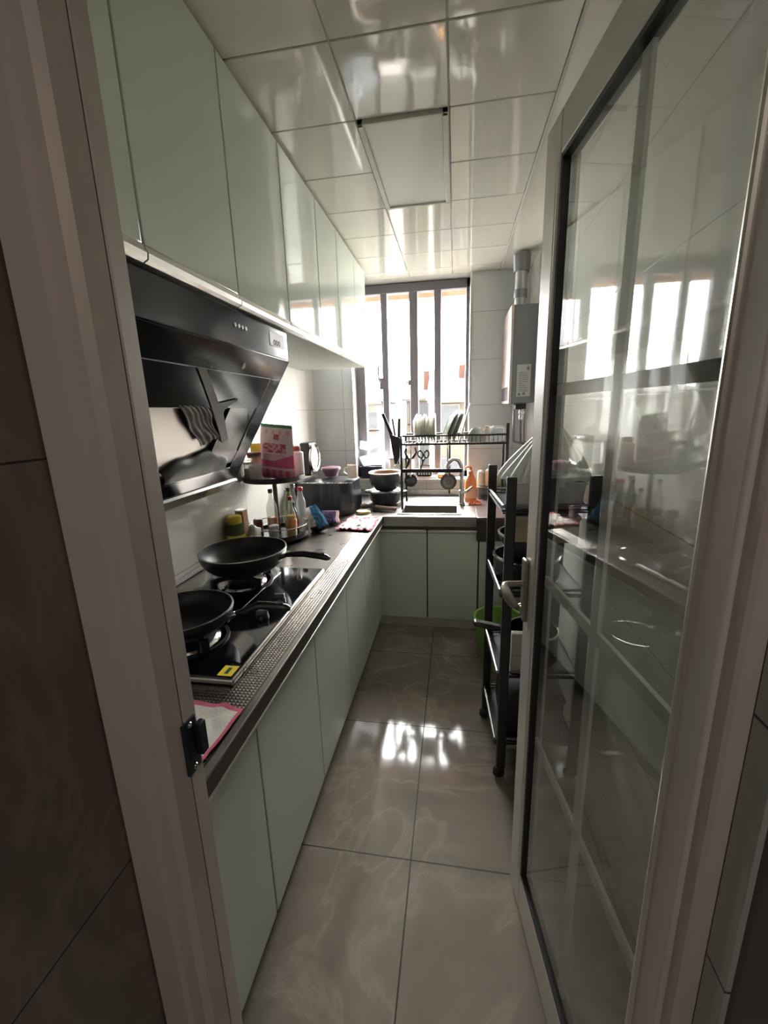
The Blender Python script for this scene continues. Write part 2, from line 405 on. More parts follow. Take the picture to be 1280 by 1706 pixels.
bm = tube(nb(), [(.016, -.008, 1.018), (.016, -.05, 1.018), (.018, -.056, 1.016), (.03, -.06, 1.012), (.065, -.058, 1.002), (.09, -.053, .996), (.107, -.047, .994)], [.008, .008, .010, .012, .013, .011, .007], 12)
bmesh.ops.scale(bm, vec=(1, 1, 1), verts=bm.verts)
obj('lever', bm, M_handle, h, MD)
obj('key_cylinder', lathe(nb(), [(0, .006), (.006, .006), (.0075, 0)], (.018, -.013, .955), 14, Matrix.Rotation(PI/2, 4, 'X')), M_chrome, h, MD)

# ------------------------------------------------------------------ base cabinets
def base_cab(y0, y1, label, shelf=True):
    t = thing('base_cabinet', label, 'cabinet', (-.80, (y0+y1)/2, 0), 'pale green base cabinets')
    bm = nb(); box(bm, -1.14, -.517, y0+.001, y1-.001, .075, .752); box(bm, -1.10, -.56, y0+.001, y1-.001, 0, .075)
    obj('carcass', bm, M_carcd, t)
    d = obj('cabinet_door', B(-.516, -.498, y0+.004, y1-.004, .072, .722, .002), M_door, t)
    obj('edge_pull', B(-.520, -.494, y0+.0025, y1-.0025, .724, .742, .004), M_alu, d)
    return t
base_cab(.535, .865, 'pale green base cabinet nearest the doorway, under the pink-hemmed towel')
base_cab(.865, 1.33, 'pale green base cabinet under the near frying pan')
base_cab(1.33, 1.79, 'pale green base cabinet under the wok burner')
base_cab(1.79, 2.21, 'pale green base cabinet below the two-tier spice rack')
base_cab(2.21, 2.70, 'narrow-looking green base cabinet in the inner corner, left of the sink doors')
t = thing('sink_cabinet', 'pale green two-door cabinet under the sink facing the doorway', 'cabinet', (-.17, 3.0, 0))
bm = nb(); box(bm, -.515, .158, 2.742, 3.45, .072, .55); box(bm, -.515, .158, 2.742, 2.76, .55, .735); obj('carcass', bm, M_carcd, t)
obj('toe_kick', B(-.516, .158, 2.735, 2.76, 0, .07), M_kick, t)
for a, b in ((-.511, -.183), (-.175, .154)):
    d = obj('cabinet_door', B(a, b, 2.72, 2.74, .07, .688, .002), M_door, t)
    obj('edge_pull', B(a, b, 2.712, 2.738, .69, .71, .004), M_alu, d)
t = thing('corner_cabinet', 'pale green cabinet in the right corner behind the trolley', 'cabinet', (.34, 3.0, 0))
obj('carcass', B(.162, .515, 2.762, 3.45, .072, .64), M_carcd, t)
obj('toe_kick', B(.162, .515, 2.735, 2.755, 0, .07), M_kick, t)
obj('cabinet_door', B(.164, .515, 2.722, 2.742, .07, .638, .002), M_door, t)

# worktop (L-shaped), with its edges
SX0, SX1, SY0, SY1 = -.37, .03, 2.79, 3.05
wt = thing('worktop', 'L-shaped stainless steel worktop with embossed surface', 'worktop', (-.8, 2.0, .76))
bm = nb(); z0, z1 = .757, .80
box(bm, -1.148, -.482, .524, 2.712, z0, z1); box(bm, -1.148, SX0, 2.712, 3.452, z0, z1); box(bm, SX0, SX1, 2.712, SY0, z0, z1)
box(bm, SX0, SX1, SY1, 3.452, z0, z1); box(bm, SX1, .14, 2.712, 3.452, z0, z1)
obj('work_surface', bm, M_worktop, wt)
obj('raised_lip', B(-.489, -.4685, .524, 2.70, z1-.003, z1+.004, .0022, 3), M_steel, wt)
obj('dark_edge_band', B(-.4825, -.4695, .524, 2.70, .757, .798), M_edge, wt)
obj('lower_edge_trim', B(-.486, -.467, .524, 2.70, .749, .756, .002), M_alu, wt)
obj('steel_edge_band', B(-.468, .14, 2.70, 2.713, .737, .80, .002), M_steel, wt)
obj('raised_lip', B(-.489, .14, 2.70, 2.722, z1-.003, z1+.004, .0022, 3), M_steel, wt)
bm = B(-1.148, .50, 3.425, 3.455, .802, .85, .003); obj('back_upstand', bm, M_steel, wt)
obj('back_upstand', B(-1.148, -1.136, .524, 3.42, .802, .822, .003), M_white, wt)
sc = thing('side_counter', 'dark brown counter block right of the steel sink run', 'counter', (.3, 3.0, .65))
obj('counter_top', B(.143, .515, 2.70, 3.42, .782, .803, .003), mat('reddish_counter', (84, 62, 58), .35), sc)
obj('apron', B(.145, .515, 2.703, 2.722, .646, .782, .002), M_edge, sc)
obj('counter_body', B(.165, .515, 2.74, 3.42, .66, .782), M_edge, sc)

# sink and tap
sk = thing('sink', 'single bowl stainless sink set into the far worktop', 'sink', (-.17, 2.92, .62))
bm = nb()
box(bm, SX0+.002, SX0+.012, SY0+.002, SY1-.002, .62, .803); box(bm, SX1-.012, SX1-.002, SY0+.002, SY1-.002, .62, .803)
box(bm, SX0+.01, SX1-.01, SY0+.002, SY0+.012, .62, .803); box(bm, SX0+.01, SX1-.01, SY1-.012, SY1-.002, .62, .803)
box(bm, SX0+.002, SX1-.002, SY0+.002, SY1-.002, .612, .622); obj('basin', bm, M_sink, sk)
bm = nb()
for a in ((SX0-.014, SX0+.006, SY0-.012, SY1+.012), (SX1-.006, SX1+.014, SY0-.012, SY1+.012), (SX0-.012, SX1+.012, SY0-.014, SY0+.006), (SX0-.012, SX1+.012, SY1-.006, SY1+.014)): box(bm, *a, .800, .806, .002)
obj('sink_rim', bm, M_steel, sk)
obj('drain', lathe(nb(), [(0, .002), (.02, .002), (.03, .006), (.038, .004), (.04, 0)], (-.17, 2.93, .6225), 24), M_chrome, sk)
obj('sink_deck', B(SX0-.03, .138, SY1+.016, 3.42, .8005, .8035, .001), mat('sink_deck_steel', (88, 84, 80), .5, .4), sk)
fa = thing('faucet', 'chrome gooseneck kitchen faucet right of the sink', 'faucet', (.05, 3.085, .80))
bm = lathe(nb(), [(0, 0), (.026, 0), (.026, .008), (.02, .014), (.018, .06), (.021, .075), (.021, .105), (.014, .112), (.011, .13)], (.05, 3.085, .8037), 24)
obj('faucet_body', bm, M_chrome, fa)
pts = [(.05, 3.085, .92), (.05, 3.083, 1.03)]
for k in range(13):
    a = PI*k/12; pts.append((-.005+.055*math.cos(a), 3.083-.015*k/12, 1.05+.085*math.sin(a)))
pts += [(-.062, 3.066, 1.02)]
obj('spout', tube(nb(), pts, .0145, 14), M_chrome, fa)
bm = tube(nb(), [(.062, 3.07, .895), (.085, 3.06, .905), (.125, 3.045, .945)], [.010, .009, .006], 12); obj('tap_lever', bm, M_chrome, fa)

# ------------------------------------------------------------------ upper cabinets
def upper_cab(y0, y1, label, gap=.003, x0=-1.148):
    t = thing('upper_cabinet', label, 'cabinet', (-.9, (y0+y1)/2, 1.8), 'pale green wall cabinets above the hob')
    obj('carcass', B(x0, -.660, y0+.001, y1-.001, 1.803, 2.437), M_carc, t)
    d = obj('cabinet_door', B(-.659, -.640, y0+gap, y1-gap, 1.834, 2.437, .0025), M_updoor, t)
    bm = prism(nb(), [(-.66, 1.803), (-.645, 1.800), (-.634, 1.806), (-.632, 1.818), (-.637, 1.826), (-.6385, 1.833), (-.66, 1.833)], y0+.0025, y1-.0025)
    obj('pull_rail', bm, M_alu, d)
    return t
LU = ['pale green wall cabinet nearest the doorway, cut by the door frame', 'second wall cabinet from the doorway, over the left of the hood', 'third wall cabinet, over the hood buttons',
      'fourth wall cabinet, just past the right end of the hood', 'fifth wall cabinet, between the hood and the window', 'sixth wall cabinet, next to last before the window', 'last wall cabinet, right beside the window']
yu = [.53, .889, 1.293, 1.70, 2.118, 2.47, 2.88, 3.225]
for i in range(7): upper_cab(yu[i], yu[i+1], LU[i], .003 if i not in (3, 4) else .005)

# ------------------------------------------------------------------ range hood
hd = thing('range_hood', 'black slanted glass range hood under the wall cabinets', 'range hood', (-.9, 1.26, 1.2))
HY0, HY1 = .80, 1.705
p0 = Vector((-.66, 0, 1.69)); vv = Vector((-.29, 0, -.475)).normalized(); nn = Vector((.475, 0, -.29)).normalized()  # outward normal of slanted face
MH = Matrix(((0, vv.x, nn.x, p0.x), (1, 0, 0, 0), (0, vv.z, nn.z, p0.z), (0, 0, 0, 1)))   # local (u=Y, v=down slope, w=outward)
VL = .556
prof = [(-1.146, 1.799), (-.67, 1.799), (-.67, 1.692), (-.70, 1.665), (-.985, 1.20), (-1.146, 1.185)]
obj('hood_body', prism(nb(), prof, HY0+.004, HY1-.004), M_black, hd)
cp = obj('control_panel', B(-.672, -.660, HY0, HY1, 1.690, 1.798, .004), M_hoodglass, hd)
for k in range(4):
    y = 1.287+.0225*k
    bb = obj('button', lathe(nb(), [(0, .003), (.006, .003), (.0075, 0)], (-.660, y, 1.752), 18, Matrix.Rotation(PI/2, 4, 'Y')), M_chrome, cp)
refl = obj('painted_reflection', B(-.6605, -.6585, 1.535, 1.668, 1.728, 1.778, .001), mat('reflection_tan', (150, 136, 118), .5), cp)  # window reflection on the glass panel, put in as a pale plate
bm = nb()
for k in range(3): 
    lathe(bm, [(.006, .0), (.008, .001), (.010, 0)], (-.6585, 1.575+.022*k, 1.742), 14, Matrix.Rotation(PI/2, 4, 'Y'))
obj('reflection_rings', bm, M_ink, refl)  # dark rings within the painted reflection
bm = nb()
for a in ((HY0, HY1, 0, .085), (HY1-.105, HY1, .085, .525), (HY0, HY1, .478, VL), (HY0, HY0+.06, .08, .5)): box(bm, a[0], a[1], a[2], a[3], -.02, .004, .002)
obj('front_frame', bm, M_hoodglass, hd, MH)
gp = obj('glass_flap', B(HY0+.05, HY1-.105, .083, .207, -.012, .006, .0015), M_hoodglass, hd, MH)
obj('glass_flap', B(1.40, HY1-.105, .20, .455, -.013, .003, .0015), M_hoodglass, hd, MH)
bm = nb(); box(bm, HY0+.05, HY1-.106, .0815, .0835, -.004, .0072); box(bm, HY1-.107, HY1-.105, .082, .40, -.004, .0072)
obj('flap_edge_trim', bm, mat('flap_edge', (150, 150, 152), .3, .6), hd, MH)
obj('steel_inner_plate', B(HY0+.05, 1.47, .200, .48, -.03, -.012), M_brush, hd, MH)
obj('inner_fold', tube(nb(), [(HY0+.05, .212, -.010), (1.43, .212, -.010)], .006, 10), M_brush, hd, MH)
bm = nb()
vs = [bm.verts.new(p) for p in ((1.12, .084, .0075), (1.162, .084, .0075), (1.30, .188, .0075), (1.41, .17, .0075), (1.345, .215, .0075), (1.462, .33, .0075), (1.435, .345, .0075), (1.285, .215, .0075))]
bm.faces.new((vs[0], vs[1], vs[2], vs[7])); bm.faces.new((vs[2], vs[3], vs[4], vs[7])); bm.faces.new((vs[7], vs[4], vs[5], vs[6]))
g = bmesh.ops.extrude_face_region(bm, geom=bm.faces[:]); bmesh.ops.translate(bm, vec=(0, 0, .003), verts=[x for x in g['geom'] if isinstance(x, bmesh.types.BMVert)])
obj('slanted_strip', bm, mat('grey_strip', (86, 82, 76), .45, .2), hd, MH)  # forked grey strip slanting across the flap
obj('bottom_gutter', B(HY0+.02, HY1-.12, .470, .484, .0, .012, .003), M_hoodglass, hd, MH)
lp = obj('hood_lamp', lathe(nb(), [(0, .004), (.009, .004), (.012, 0)], (1.365, .055, .003), 20), mat('lamp_lens', (150, 128, 114), .3), hd, MH)
obj('bottom_plate', prism(nb(), [(-.944, 1.222), (-.935, 1.212), (-.99, 1.17), (-1.146, 1.165), (-1.146, 1.185), (-.985, 1.199)], HY0, HY1), M_steel, hd)
# grey patch and black lump laid on the hood face
def sheet(f, nu, nv, th=.003):
    bm = nb(); T = [[bm.verts.new(f(i/nu, j/nv)) for j in range(nv+1)] for i in range(nu+1)]
    for i in range(nu):
        for j in range(nv): bm.faces.new((T[i][j], T[i+1][j], T[i+1][j+1], T[i][j+1]))
    bmesh.ops.recalc_face_normals(bm, faces=bm.faces)
    bmesh.ops.solidify(bm, geom=bm.faces[:], thickness=th); return bm
def patch(u, v):
    x = 1.105+.135*u+.20*v+.008*math.sin(9*v); y = .200+.138*v+.012*math.sin(5*u+2)*v
    wv = .003+.0022*math.sin(34*u+3*v)+.006*noise.noise(Vector((u*5, v*4, 2)))
    return Vector((x, y, wv+.004))
o = obj('hood_patch', sheet(patch, 40, 30), M_patch, None, MH, 60); tag(o, 'dark grey crumpled rag draped over the steel plate of the hood', 'patch')
def lump(u, v):
    a = PI*v; hgt = .085*math.sin(PI*min(1, .08+u*.75))**.8*(1+.25*noise.noise(Vector((u*4, 1, 0))))
    x = 1.17+.36*u
    return Vector((x, .468-hgt*math.sin(a)*.95, -.008+.022*math.cos(a)*1.0+.003*noise.noise(Vector((u*6, v*3, 3)))))
o = obj('black_lump', sheet(lump, 40, 16, .004), mat('lump_black', (48, 46, 46), .5, bump=.2), None, MH, 60); tag(o, 'black crumpled shape along the lower lip of the hood', 'cloth')

# ------------------------------------------------------------------ hob with pans
ck = thing('gas_cooktop', 'two-burner black glass gas hob set on the worktop', 'hob', (-.79, 1.285, .80))
obj('hob_tray', B(-1.02, -.560, .885, 1.685, .802, .820, .006, 3), M_steel, ck)
obj('hob_glass', B(-1.014, -.567, .892, 1.678, .819, .8225, .001), M_blackglass, ck)
obj('trim_strip', B(-.742, -.734, 1.0, 1.62, .8222, .825, .001), M_chrome, ck)
def burner(x, y):
    b = obj('burner', lathe(nb(), [(0, .006), (.05, .006), (.085, .012), (.095, .006), (.098, 0), (0, 0)], (x, y, .8225), 40), M_chrome, ck)
    obj('burner_ring', lathe(nb(), [(.022, .0), (.052, 0), (.056, .012), (.05, .026), (.03, .026), (.022, .02)], (x, y, .829), 32), mat('cast_iron', (34, 32, 31), .5, .3), b)
    obj('burner_cap', lathe(nb(), [(0, .034), (.02, .034), (.026, .028), (.026, .01), (0, .01)], (x, y, .829), 28), mat('brass_cap', (120, 96, 60), .35, .8), b)
    for k in range(4):
        a = PI/4+k*PI/2+.2; R = Matrix.Translation((x, y, 0)) @ Matrix.Rotation(a, 4, 'Z')
        bm = B(.052, .125, -.005, .005, .853, .866, .001); box(bm, .112, .126, -.012, .012, .823, .866, .002)
        obj('pan_support', bm, mat('cast_iron', (34, 32, 31)), b, R)
    obj('support_ring', lathe(nb(), [(.112, 0), (.122, 0), (.122, .005), (.112, .005), (.112, 0)], (x, y, .8228), 40), mat('cast_iron', (34, 32, 31)), b)
burner(-.85, 1.50); burner(-.80, 1.055)
for (x, y, a) in ((-.625, 1.345, .2), (-.632, 1.215, .35)):
    k = obj('control_knob', lathe(nb(), [(0, .016), (.017, .015), (.021, .010), (.022, 0), (0, 0)], (x, y, .8225), 24), M_black, ck)
    obj('knob_grip', B(-.019, .019, -.006, .006, .012, .030, .003), mat('grip_grey', (120, 118, 116), .35, .5), k, Matrix.Translation((x, y, .8225)) @ Matrix.Rotation(a, 4, 'Z'))
st = obj('yellow_sticker', B(-.612, -.571, .897, .942, .8224, .8231), M_sticker, ck)
bm = B(-.597, -.586, .906, .933, .8230, .8234); obj('printed_patch', bm, M_olive, st)

def skillet(name, c, zr, r, rb, zb, hand, label):
    t = thing(name, label, 'pan', (c[0], c[1], zb))
    n = 7; out = [(0, zb), (rb, zb)]; inn = []
    for k in range(1, n+1):
        a = k/n; out.append((rb+(r-rb)*math.sin(a*PI/2)**.95, zb+(zr-zb)*(1-math.cos(a*PI/2))**.9))
    for rr, z in reversed(out[1:]): inn.append((max(0, rr-.004), z+.003))
    obj('pan_body', lathe(nb(), out+[(r-.002, zr+.002)]+inn+[(0, zb+.003)], (c[0], c[1], 0), 56), M_pan, t)
    obj('pan_rim', lathe(nb(), [(r-.0015, zr-.001), (r+.0012, zr), (r+.0008, zr+.003), (r-.002, zr+.0032), (r-.0035, zr+.002), (r-.0015, zr-.001)], (c[0], c[1], 0), 56), mat('worn_rim', (150, 146, 142), .3, .8), t)
    d = (Vector(hand)-Vector((c[0], c[1], zr))); L = math.hypot(d.x, d.y); u = Vector((d.x/L, d.y/L, 0))
    def P(s, z): return Vector((c[0], c[1], z))+u*s
    obj('handle_bracket', tube(nb(), [P(r-.012, zr-.022), P(r+.01, zr-.014), P(r+.03, zr-.007)], [.011, .009, .008], 10), M_chrome, t)
    bm = tube(nb(), [P(r+.022, zr-.009), P(r+.05, zr-.002), P(r+(L-r)*.5, hand[2]+.006), P(r+(L-r)*.8, hand[2]+.003), P(L-.012, hand[2]-.002), P(L, hand[2]-.004)], [.008, .011, .0125, .013, .012, .006], 14)
    hh = obj('pan_handle', bm, M_black, t)
    sl = Matrix.Translation(P(L-.035, hand[2]+.0135)) @ Matrix.Rotation(math.atan2(u.y, u.x), 4, 'Z') @ Matrix.Diagonal((1.9, 1, 1, 1))
    obj('hanging_loop', lathe(nb(), [(.0045, -.001), (.0075, -.001), (.0075, .0025), (.0045, .0025), (.0045, -.001)], (0, 0, 0), 16), M_panout, hh, sl)
    return t
skillet('wok', (-.843, 1.520), .957, .172, .075, .868, (-.462, 1.457, .955), 'deep black wok standing on the far burner')
skillet('frying_pan', (-.80, 1.055), .922, .142, .095, .868, (-.470, 1.078, .935), 'shallow black frying pan on the near burner')

# ------------------------------------------------------------------ towels
def towel(name, P00, P10, P11, P01, label, rough, amp, seed, nu=44, nv=34):
    pts = [Vector(p) for p in (P00, P10, P11, P01)]
    bm = nb(); T = []
    for i in range(nu+1):
        row = []
        for j in range(nv+1):
            u, v = i/nu, j/nv
            b = pts[0]*(1-u)*(1-v)+pts[1]*u*(1-v)+pts[2]*u*v+pts[3]*(1-u)*v
            k = noise.noise(Vector((u*rough, v*rough*1.3, seed))); k2 = noise.noise(Vector((u*rough*.6+9, v*rough*.6, seed)))
            b = b+Vector((.010*k2, .010*k, .004+amp*abs(k)+amp*.5*abs(k2)))
            row.append(bm.verts.new(b))
        T.append(row)
    for i in range(nu):
        for j in range(nv):
            f = bm.faces.new((T[i][j], T[i+1][j], T[i+1][j+1], T[i][j+1]))
            if i < 2 or j < 2 or i >= nu-2 or j >= nv-2: f.material_index = 1
    bmesh.ops.recalc_face_normals(bm, faces=bm.faces)
    bmesh.ops.solidify(bm, geom=bm.faces[:], thickness=.0025)
    for f in bm.faces: pass
    o = obj(name, bm, [M_towel, M_pink], None, None, 60); tag(o, label, 'towel'); return o
towel('dish_towel', (-.485, .800, .804), (-.64, .82, .804), (-.66, .56, .804), (-.50, .60, .804), 'white dish towel with pink hem on the worktop at the doorway', 3.0, .006, 1.3)
towel('dish_towel', (-.475, 2.33, .804), (-.70, 2.36, .804), (-.68, 2.62, .804), (-.485, 2.61, .804), 'wrinkled white dish towel with pink hem in the worktop corner', 7.5, .018, 4.2)

# ------------------------------------------------------------------ spice rack and bottles
RC = (-.985, 2.19)
rk = thing('spice_rack', 'round two-tier black turntable rack loaded with bottles', 'rack', (RC[0], RC[1], .80))
def tray(z, r, nm):
    bm = lathe(nb(), [(0, z), (r, z), (r+.004, z+.004), (r+.004, z+.028), (r, z+.028), (r, z+.008), (0, z+.008)], (RC[0], RC[1], 0), 44)
    return obj(nm, bm, M_black, rk)
tray(.816, .162, 'lower_tray'); tray(1.134, .162, 'upper_tray')
obj('rack_pole', tube(nb(), [(RC[0], RC[1], .805), (RC[0], RC[1], 1.14)], .013, 14), mat('pole_metal', (80, 74, 72), .35, .5), rk)
for k in range(6):
    a = k*PI/3+.3; bm = lathe(nb(), [(0, .018), (.012, .018), (.015, .0), (0, 0)], (RC[0]+.11*math.cos(a), RC[1]+.11*math.sin(a), .8015), 12)
    obj('rack_foot', bm, M_black, rk)
bm = nb()
for z, r in ((.885, .168),):
    pts = [(RC[0]+r*math.cos(2*PI*k/40), RC[1]+r*math.sin(2*PI*k/40), z) for k in range(41)]; tube(bm, pts, .003, 8, False)
    for k in range(8):
        a = k*PI/4+.2; tube(bm, [(RC[0]+r*math.cos(a), RC[1]+r*math.sin(a), z), (RC[0]+.164*math.cos(a), RC[1]+.164*math.sin(a), .83)], .0025, 6)
obj('guard_wire', bm, M_chrome, rk)

def bottle(name, x, y, z, h, r, label, cat='bottle', body=M_cglass, cap=M_red, neck=.35, nr=.38, liquid=None, lab=None, level=.5, group='seasoning bottles on the spice rack', caph=.07, labz=(.2, .5)):
    t = thing(name, label, cat, (x, y, z), group)
    zs = h*(1-neck)
    pr = [(0, 0), (r*.93, 0), (r, .004), (r, zs)]
    for k in range(1, 6):
        a = k/5; pr.append((r+(r*nr-r)*(a*a*(3-2*a)), zs+(h*(1-caph)-zs)*a*.8))
    pr += [(r*nr, h*(1-caph)), (0, h*(1-caph))]
    obj('bottle_body', lathe(nb(), pr, (x, y, z), 28), body, t)
    obj('bottle_cap', lathe(nb(), [(0, 0), (r*nr*1.2, 0), (r*nr*1.25, h*caph*.9), (r*nr*1.0, h*caph+.002), (0, h*caph+.002)], (x, y, z+h*(1-caph)-.004), 24), cap, t)
    if liquid: obj('bottle_liquid', lathe(nb(), [(0, .004), (r*.9, .004), (r*.9, h*level), (0, h*level)], (x, y, z), 24), liquid, t)
    if lab: obj('bottle_label', lathe(nb(), [(r+.0008, h*labz[0]), (r+.0012, h*labz[0]), (r+.0012, h*labz[1]), (r+.0008, h*labz[1]), (r+.0008, h*labz[0])], (x, y, z), 28), lab, t)
    return t
zl = .826
bottle('sauce_bottle', -.872, 2.112, zl, .232, .028, 'clear sauce bottle with red cap at the front of the lower tier', cap=M_red, liquid=M_oil, lab=mat('orange_label', (222, 150, 96), .5), level=.55, labz=(.28, .46), nr=.36, neck=.5)
bottle('vinegar_bottle', -.985, 2.125, zl, .27, .030, 'tall pale bottle with dark cap beside the rack pole', cap=M_black, body=M_cglass, liquid=M_amber, level=.42, neck=.4, nr=.34)
bottle('glass_cruet', -.90, 2.225, zl, .28, .030, 'clear long-necked bottle directly below the upper tier edge', cap=M_chrome, body=M_cglass, neck=.5, nr=.45, liquid=M_amber, level=.35)
bottle('oil_bottle', -.95, 2.285, zl, .25, .030, 'greenish oil bottle at the back of the lower tier', cap=M_black, body=M_cgreen, neck=.42, nr=.36)
bottle('squeeze_bottle', -.872, 2.27, zl, .255, .028, 'clear bottle with small red cap behind the blue packet', cap=M_red, body=M_clear, neck=.38, nr=.5)
bottle('dark_sauce_bottle', -.882, 2.17, zl, .19, .024, 'short dark brown sauce bottle behind the red-capped one', cap=M_black, body=mat('dark_brown_glass', (48, 32, 26), .12), neck=.35, nr=.45)
bottle('spice_jar', -.955, 2.065, zl, .085, .026, 'small white label jar at the front left of the lower tier', cat='jar', cap=M_paper, body=M_clear, neck=.15, nr=.8, liquid=mat('white_powder', (200, 192, 182), .8), level=.6, caph=.16)
bottle('spice_jar', -1.06, 2.10, zl, .11, .025, 'brown spice jar behind the rack pole', cat='jar', cap=M_lilac, body=mat('spice_brown', (110, 64, 46), .4), neck=.15, nr=.8, caph=.16)
zu = 1.1425
bottle('seasoning_jar', -1.045, 2.10, zu, .155, .036, 'clear seasoning jar with brown lid on the upper tier', cat='jar', cap=M_brown, body=M_clear, neck=.12, nr=.82, liquid=mat('pale_salt', (206, 190, 180), .8), level=.5, caph=.17, group='jars on the upper tier')
bottle('seasoning_jar', -1.105, 2.15, zu, .10, .030, 'small clear jar at the left edge of the upper tier', cat='jar', cap=M_chrome, body=M_clear, neck=.12, nr=.82, liquid=mat('flower_jar', (168, 160, 120), .6), level=.6, caph=.12, group='jars on the upper tier')
bottle('white_bottle', -.872, 2.255, zu, .17, .040, 'white translucent bottle with dark red cap right of the pink bag', cap=M_brown, body=mat('milky_plastic', (214, 210, 206), .3), neck=.22, nr=.55, lab=None, caph=.13, group='jars on the upper tier')
def pillow(name, w, h, d, M, mats, fn, label, cat, nu=36, nv=44, taper=0, group=None, crinkle=.004, seed=0):
    bm = nb()
    def P(u, v, s):
        a, b = 2*u-1, 2*v-1
        th = d*.5*max(0, (1-a**4))*max(0, 1-b**4)**.7*(1-.35*v)
        n = noise.noise(Vector((u*6, v*7, seed+s)))*crinkle*(1-a*a)*(1-b*b)
        return Vector((a*w/2*(1-taper*v*v)+.3*noise.noise(Vector((0, v*3, seed)))*.02, s*(th+n), v*h))
    F = [[bm.verts.new(P(i/nu, j/nv, -1)) for j in range(nv+1)] for i in range(nu+1)]
    K = [[F[i][j] if i in (0, nu) or j in (0, nv) else bm.verts.new(P(i/nu, j/nv, 1)) for j in range(nv+1)] for i in range(nu+1)]
    for G, s in ((F, 0), (K, 1)):
        for i in range(nu):
            for j in range(nv):
                q = (G[i][j], G[i+1][j], G[i+1][j+1], G[i][j+1])
                f = bm.faces.new(q if s == 0 else q[::-1]); f.material_index = fn((i+.5)/nu, (j+.5)/nv)
    o = obj(name, bm, mats, None, M, 60); tag(o, label, cat, group); return o
def pinkbag(u, v):
    if v > .94: return 2
    if v > .84: return 0 if (int(u*14) % 3 or v > .9) else 3
    if .50 < u < .66 and .74 < v < .84: return 4
    if .24 < v < .36 + .12*max(0, u-.55)/.45: return 1
    if v < .2: return 1 if (int(u*11) % 2 and v > .05) else 3
    if .5 < v < .66 and .15 < u < .85: return 4 if noise.noise(Vector((u*13, v*20, 5))) > .02 else 3
    if .38 < v < .48 and .2 < u < .85: return 3 if int(v*60) % 2 else 0
    return 0 if u > .1 else 3
Mb = Matrix.Translation((-.955, 2.16, zu)) @ Matrix.Rotation(math.radians(-14), 4, 'Z') @ Matrix.Rotation(math.radians(5), 4, 'Y')
pillow('flour_bag', .225, .292, .07, Mb, [M_palepink, M_pinkprint, M_greenprint, mat('soft_pink_print', (226, 160, 170), .4), M_redprint], pinkbag, 'pink and white plastic food bag standing on the upper tier', 'bag', nu=60, nv=72, taper=.12, seed=3)
pillow('seasoning_packet', .10, .19, .03, Matrix.Translation((-1.075, 2.235, zu)) @ Matrix.Rotation(.3, 4, 'Z'), [M_orange, M_yellow, M_paper], lambda u, v: 1 if v > .75 else (0 if v > .45 else 2), 'orange and yellow seasoning packet behind the brown-lidded jar', 'packet', seed=8)
pillow('snack_packet', .11, .165, .05, Matrix.Translation((-.775, 2.325, .803)) @ Matrix.Rotation(.25, 4, 'Z') @ Matrix.Rotation(math.radians(-22), 4, 'Y'), [M_bluef, M_silverf, M_black], lambda u, v: 0 if u > .45 and v > .15 else (1 if v > .3 else 2), 'blue and silver foil packet leaning beside the spice rack', 'packet', seed=5, taper=.35, crinkle=.01)
pillow('candy_bag', .11, .085, .06, Matrix.Translation((-.77, 2.50, .803)) @ Matrix.Rotation(.1, 4, 'Z'), [M_purple, M_palepink, M_lilac], lambda u, v: 1 if u > .82 else (2 if noise.noise(Vector((u*6, v*6, 1))) > .1 else 0), 'small purple snack bag on the worktop before the black cooker', 'bag', seed=11, crinkle=.012)
t = bottle('detergent_bottle', -1.098, 1.925, .802, .195, .046, 'dark green bottle with yellow cap behind the wok', cap=M_yellow, body=M_olive, neck=.22, nr=.62, lab=M_yellow, labz=(.15, .5), caph=.2, group='bottles by the hob')
t = thing('chopstick_holder', 'tapered wooden utensil holder by the tiled wall', 'holder', (-1.09, 2.07, .80))
obj('holder_body', prism(nb(), [(-1.132, .803), (-1.075, .803), (-1.083, 1.0), (-1.125, 1.0)], 1.985, 2.035), M_wood, t)
obj('holder_rim', prism(nb(), [(-1.127, 1.0), (-1.081, 1.0), (-1.081, 1.007), (-1.127, 1.007)], 1.983, 2.037), M_alu, t)
def foil(u, v):
    th = 2*PI*u; ph = PI*v; r = .036*(1+.5*noise.noise(Vector((math.cos(th)*1.6*math.sin(ph), math.sin(th)*1.6*math.sin(ph), math.cos(ph)*2))))
    return Vector((-1.025+r*math.cos(th)*math.sin(ph), 1.985+r*math.sin(th)*math.sin(ph), .868-r*1.6*math.cos(ph)))
o = obj('foil_wrapper', sheet(foil, 28, 20, .001), M_silverf, None, None, 20); tag(o, 'crumpled silver foil pouch behind the wok rim', 'wrapper')

# ------------------------------------------------------------------ far left corner
bc = thing('black_cooker', 'big black plastic-covered appliance in the far left corner of the worktop', 'appliance', (-.89, 2.9, .80))
def cover(u, v):
    th = 2*PI*u; c, s = math.cos(th), math.sin(th); k = 5
    r = (abs(c)**k+abs(s)**k)**(-1/k)
    if v < .8:
        f = v/.8; z = .803+.218*f; sc_ = 1+.016*math.sin(26*th+3*math.sin(5*th))*(1-.3*f)+.02*noise.noise(Vector((c*2, s*2, f*2)))-.04*f
    else:
        f = (v-.8)/.2; z = 1.021+.012*f+.006*noise.noise(Vector((c*3, s*3, f*4)))*(1-f); sc_ = (.96)*(1-f)+.001
    return Vector((-.893+.215*c*r*sc_, 2.905+.185*s*r*sc_, z))
obj('plastic_cover', sheet(cover, 120, 24, .0015), mat('black_bin_liner', (34, 34, 38), .3, bump=.35, nscale=18), bc, None, 60)
bm = nb()
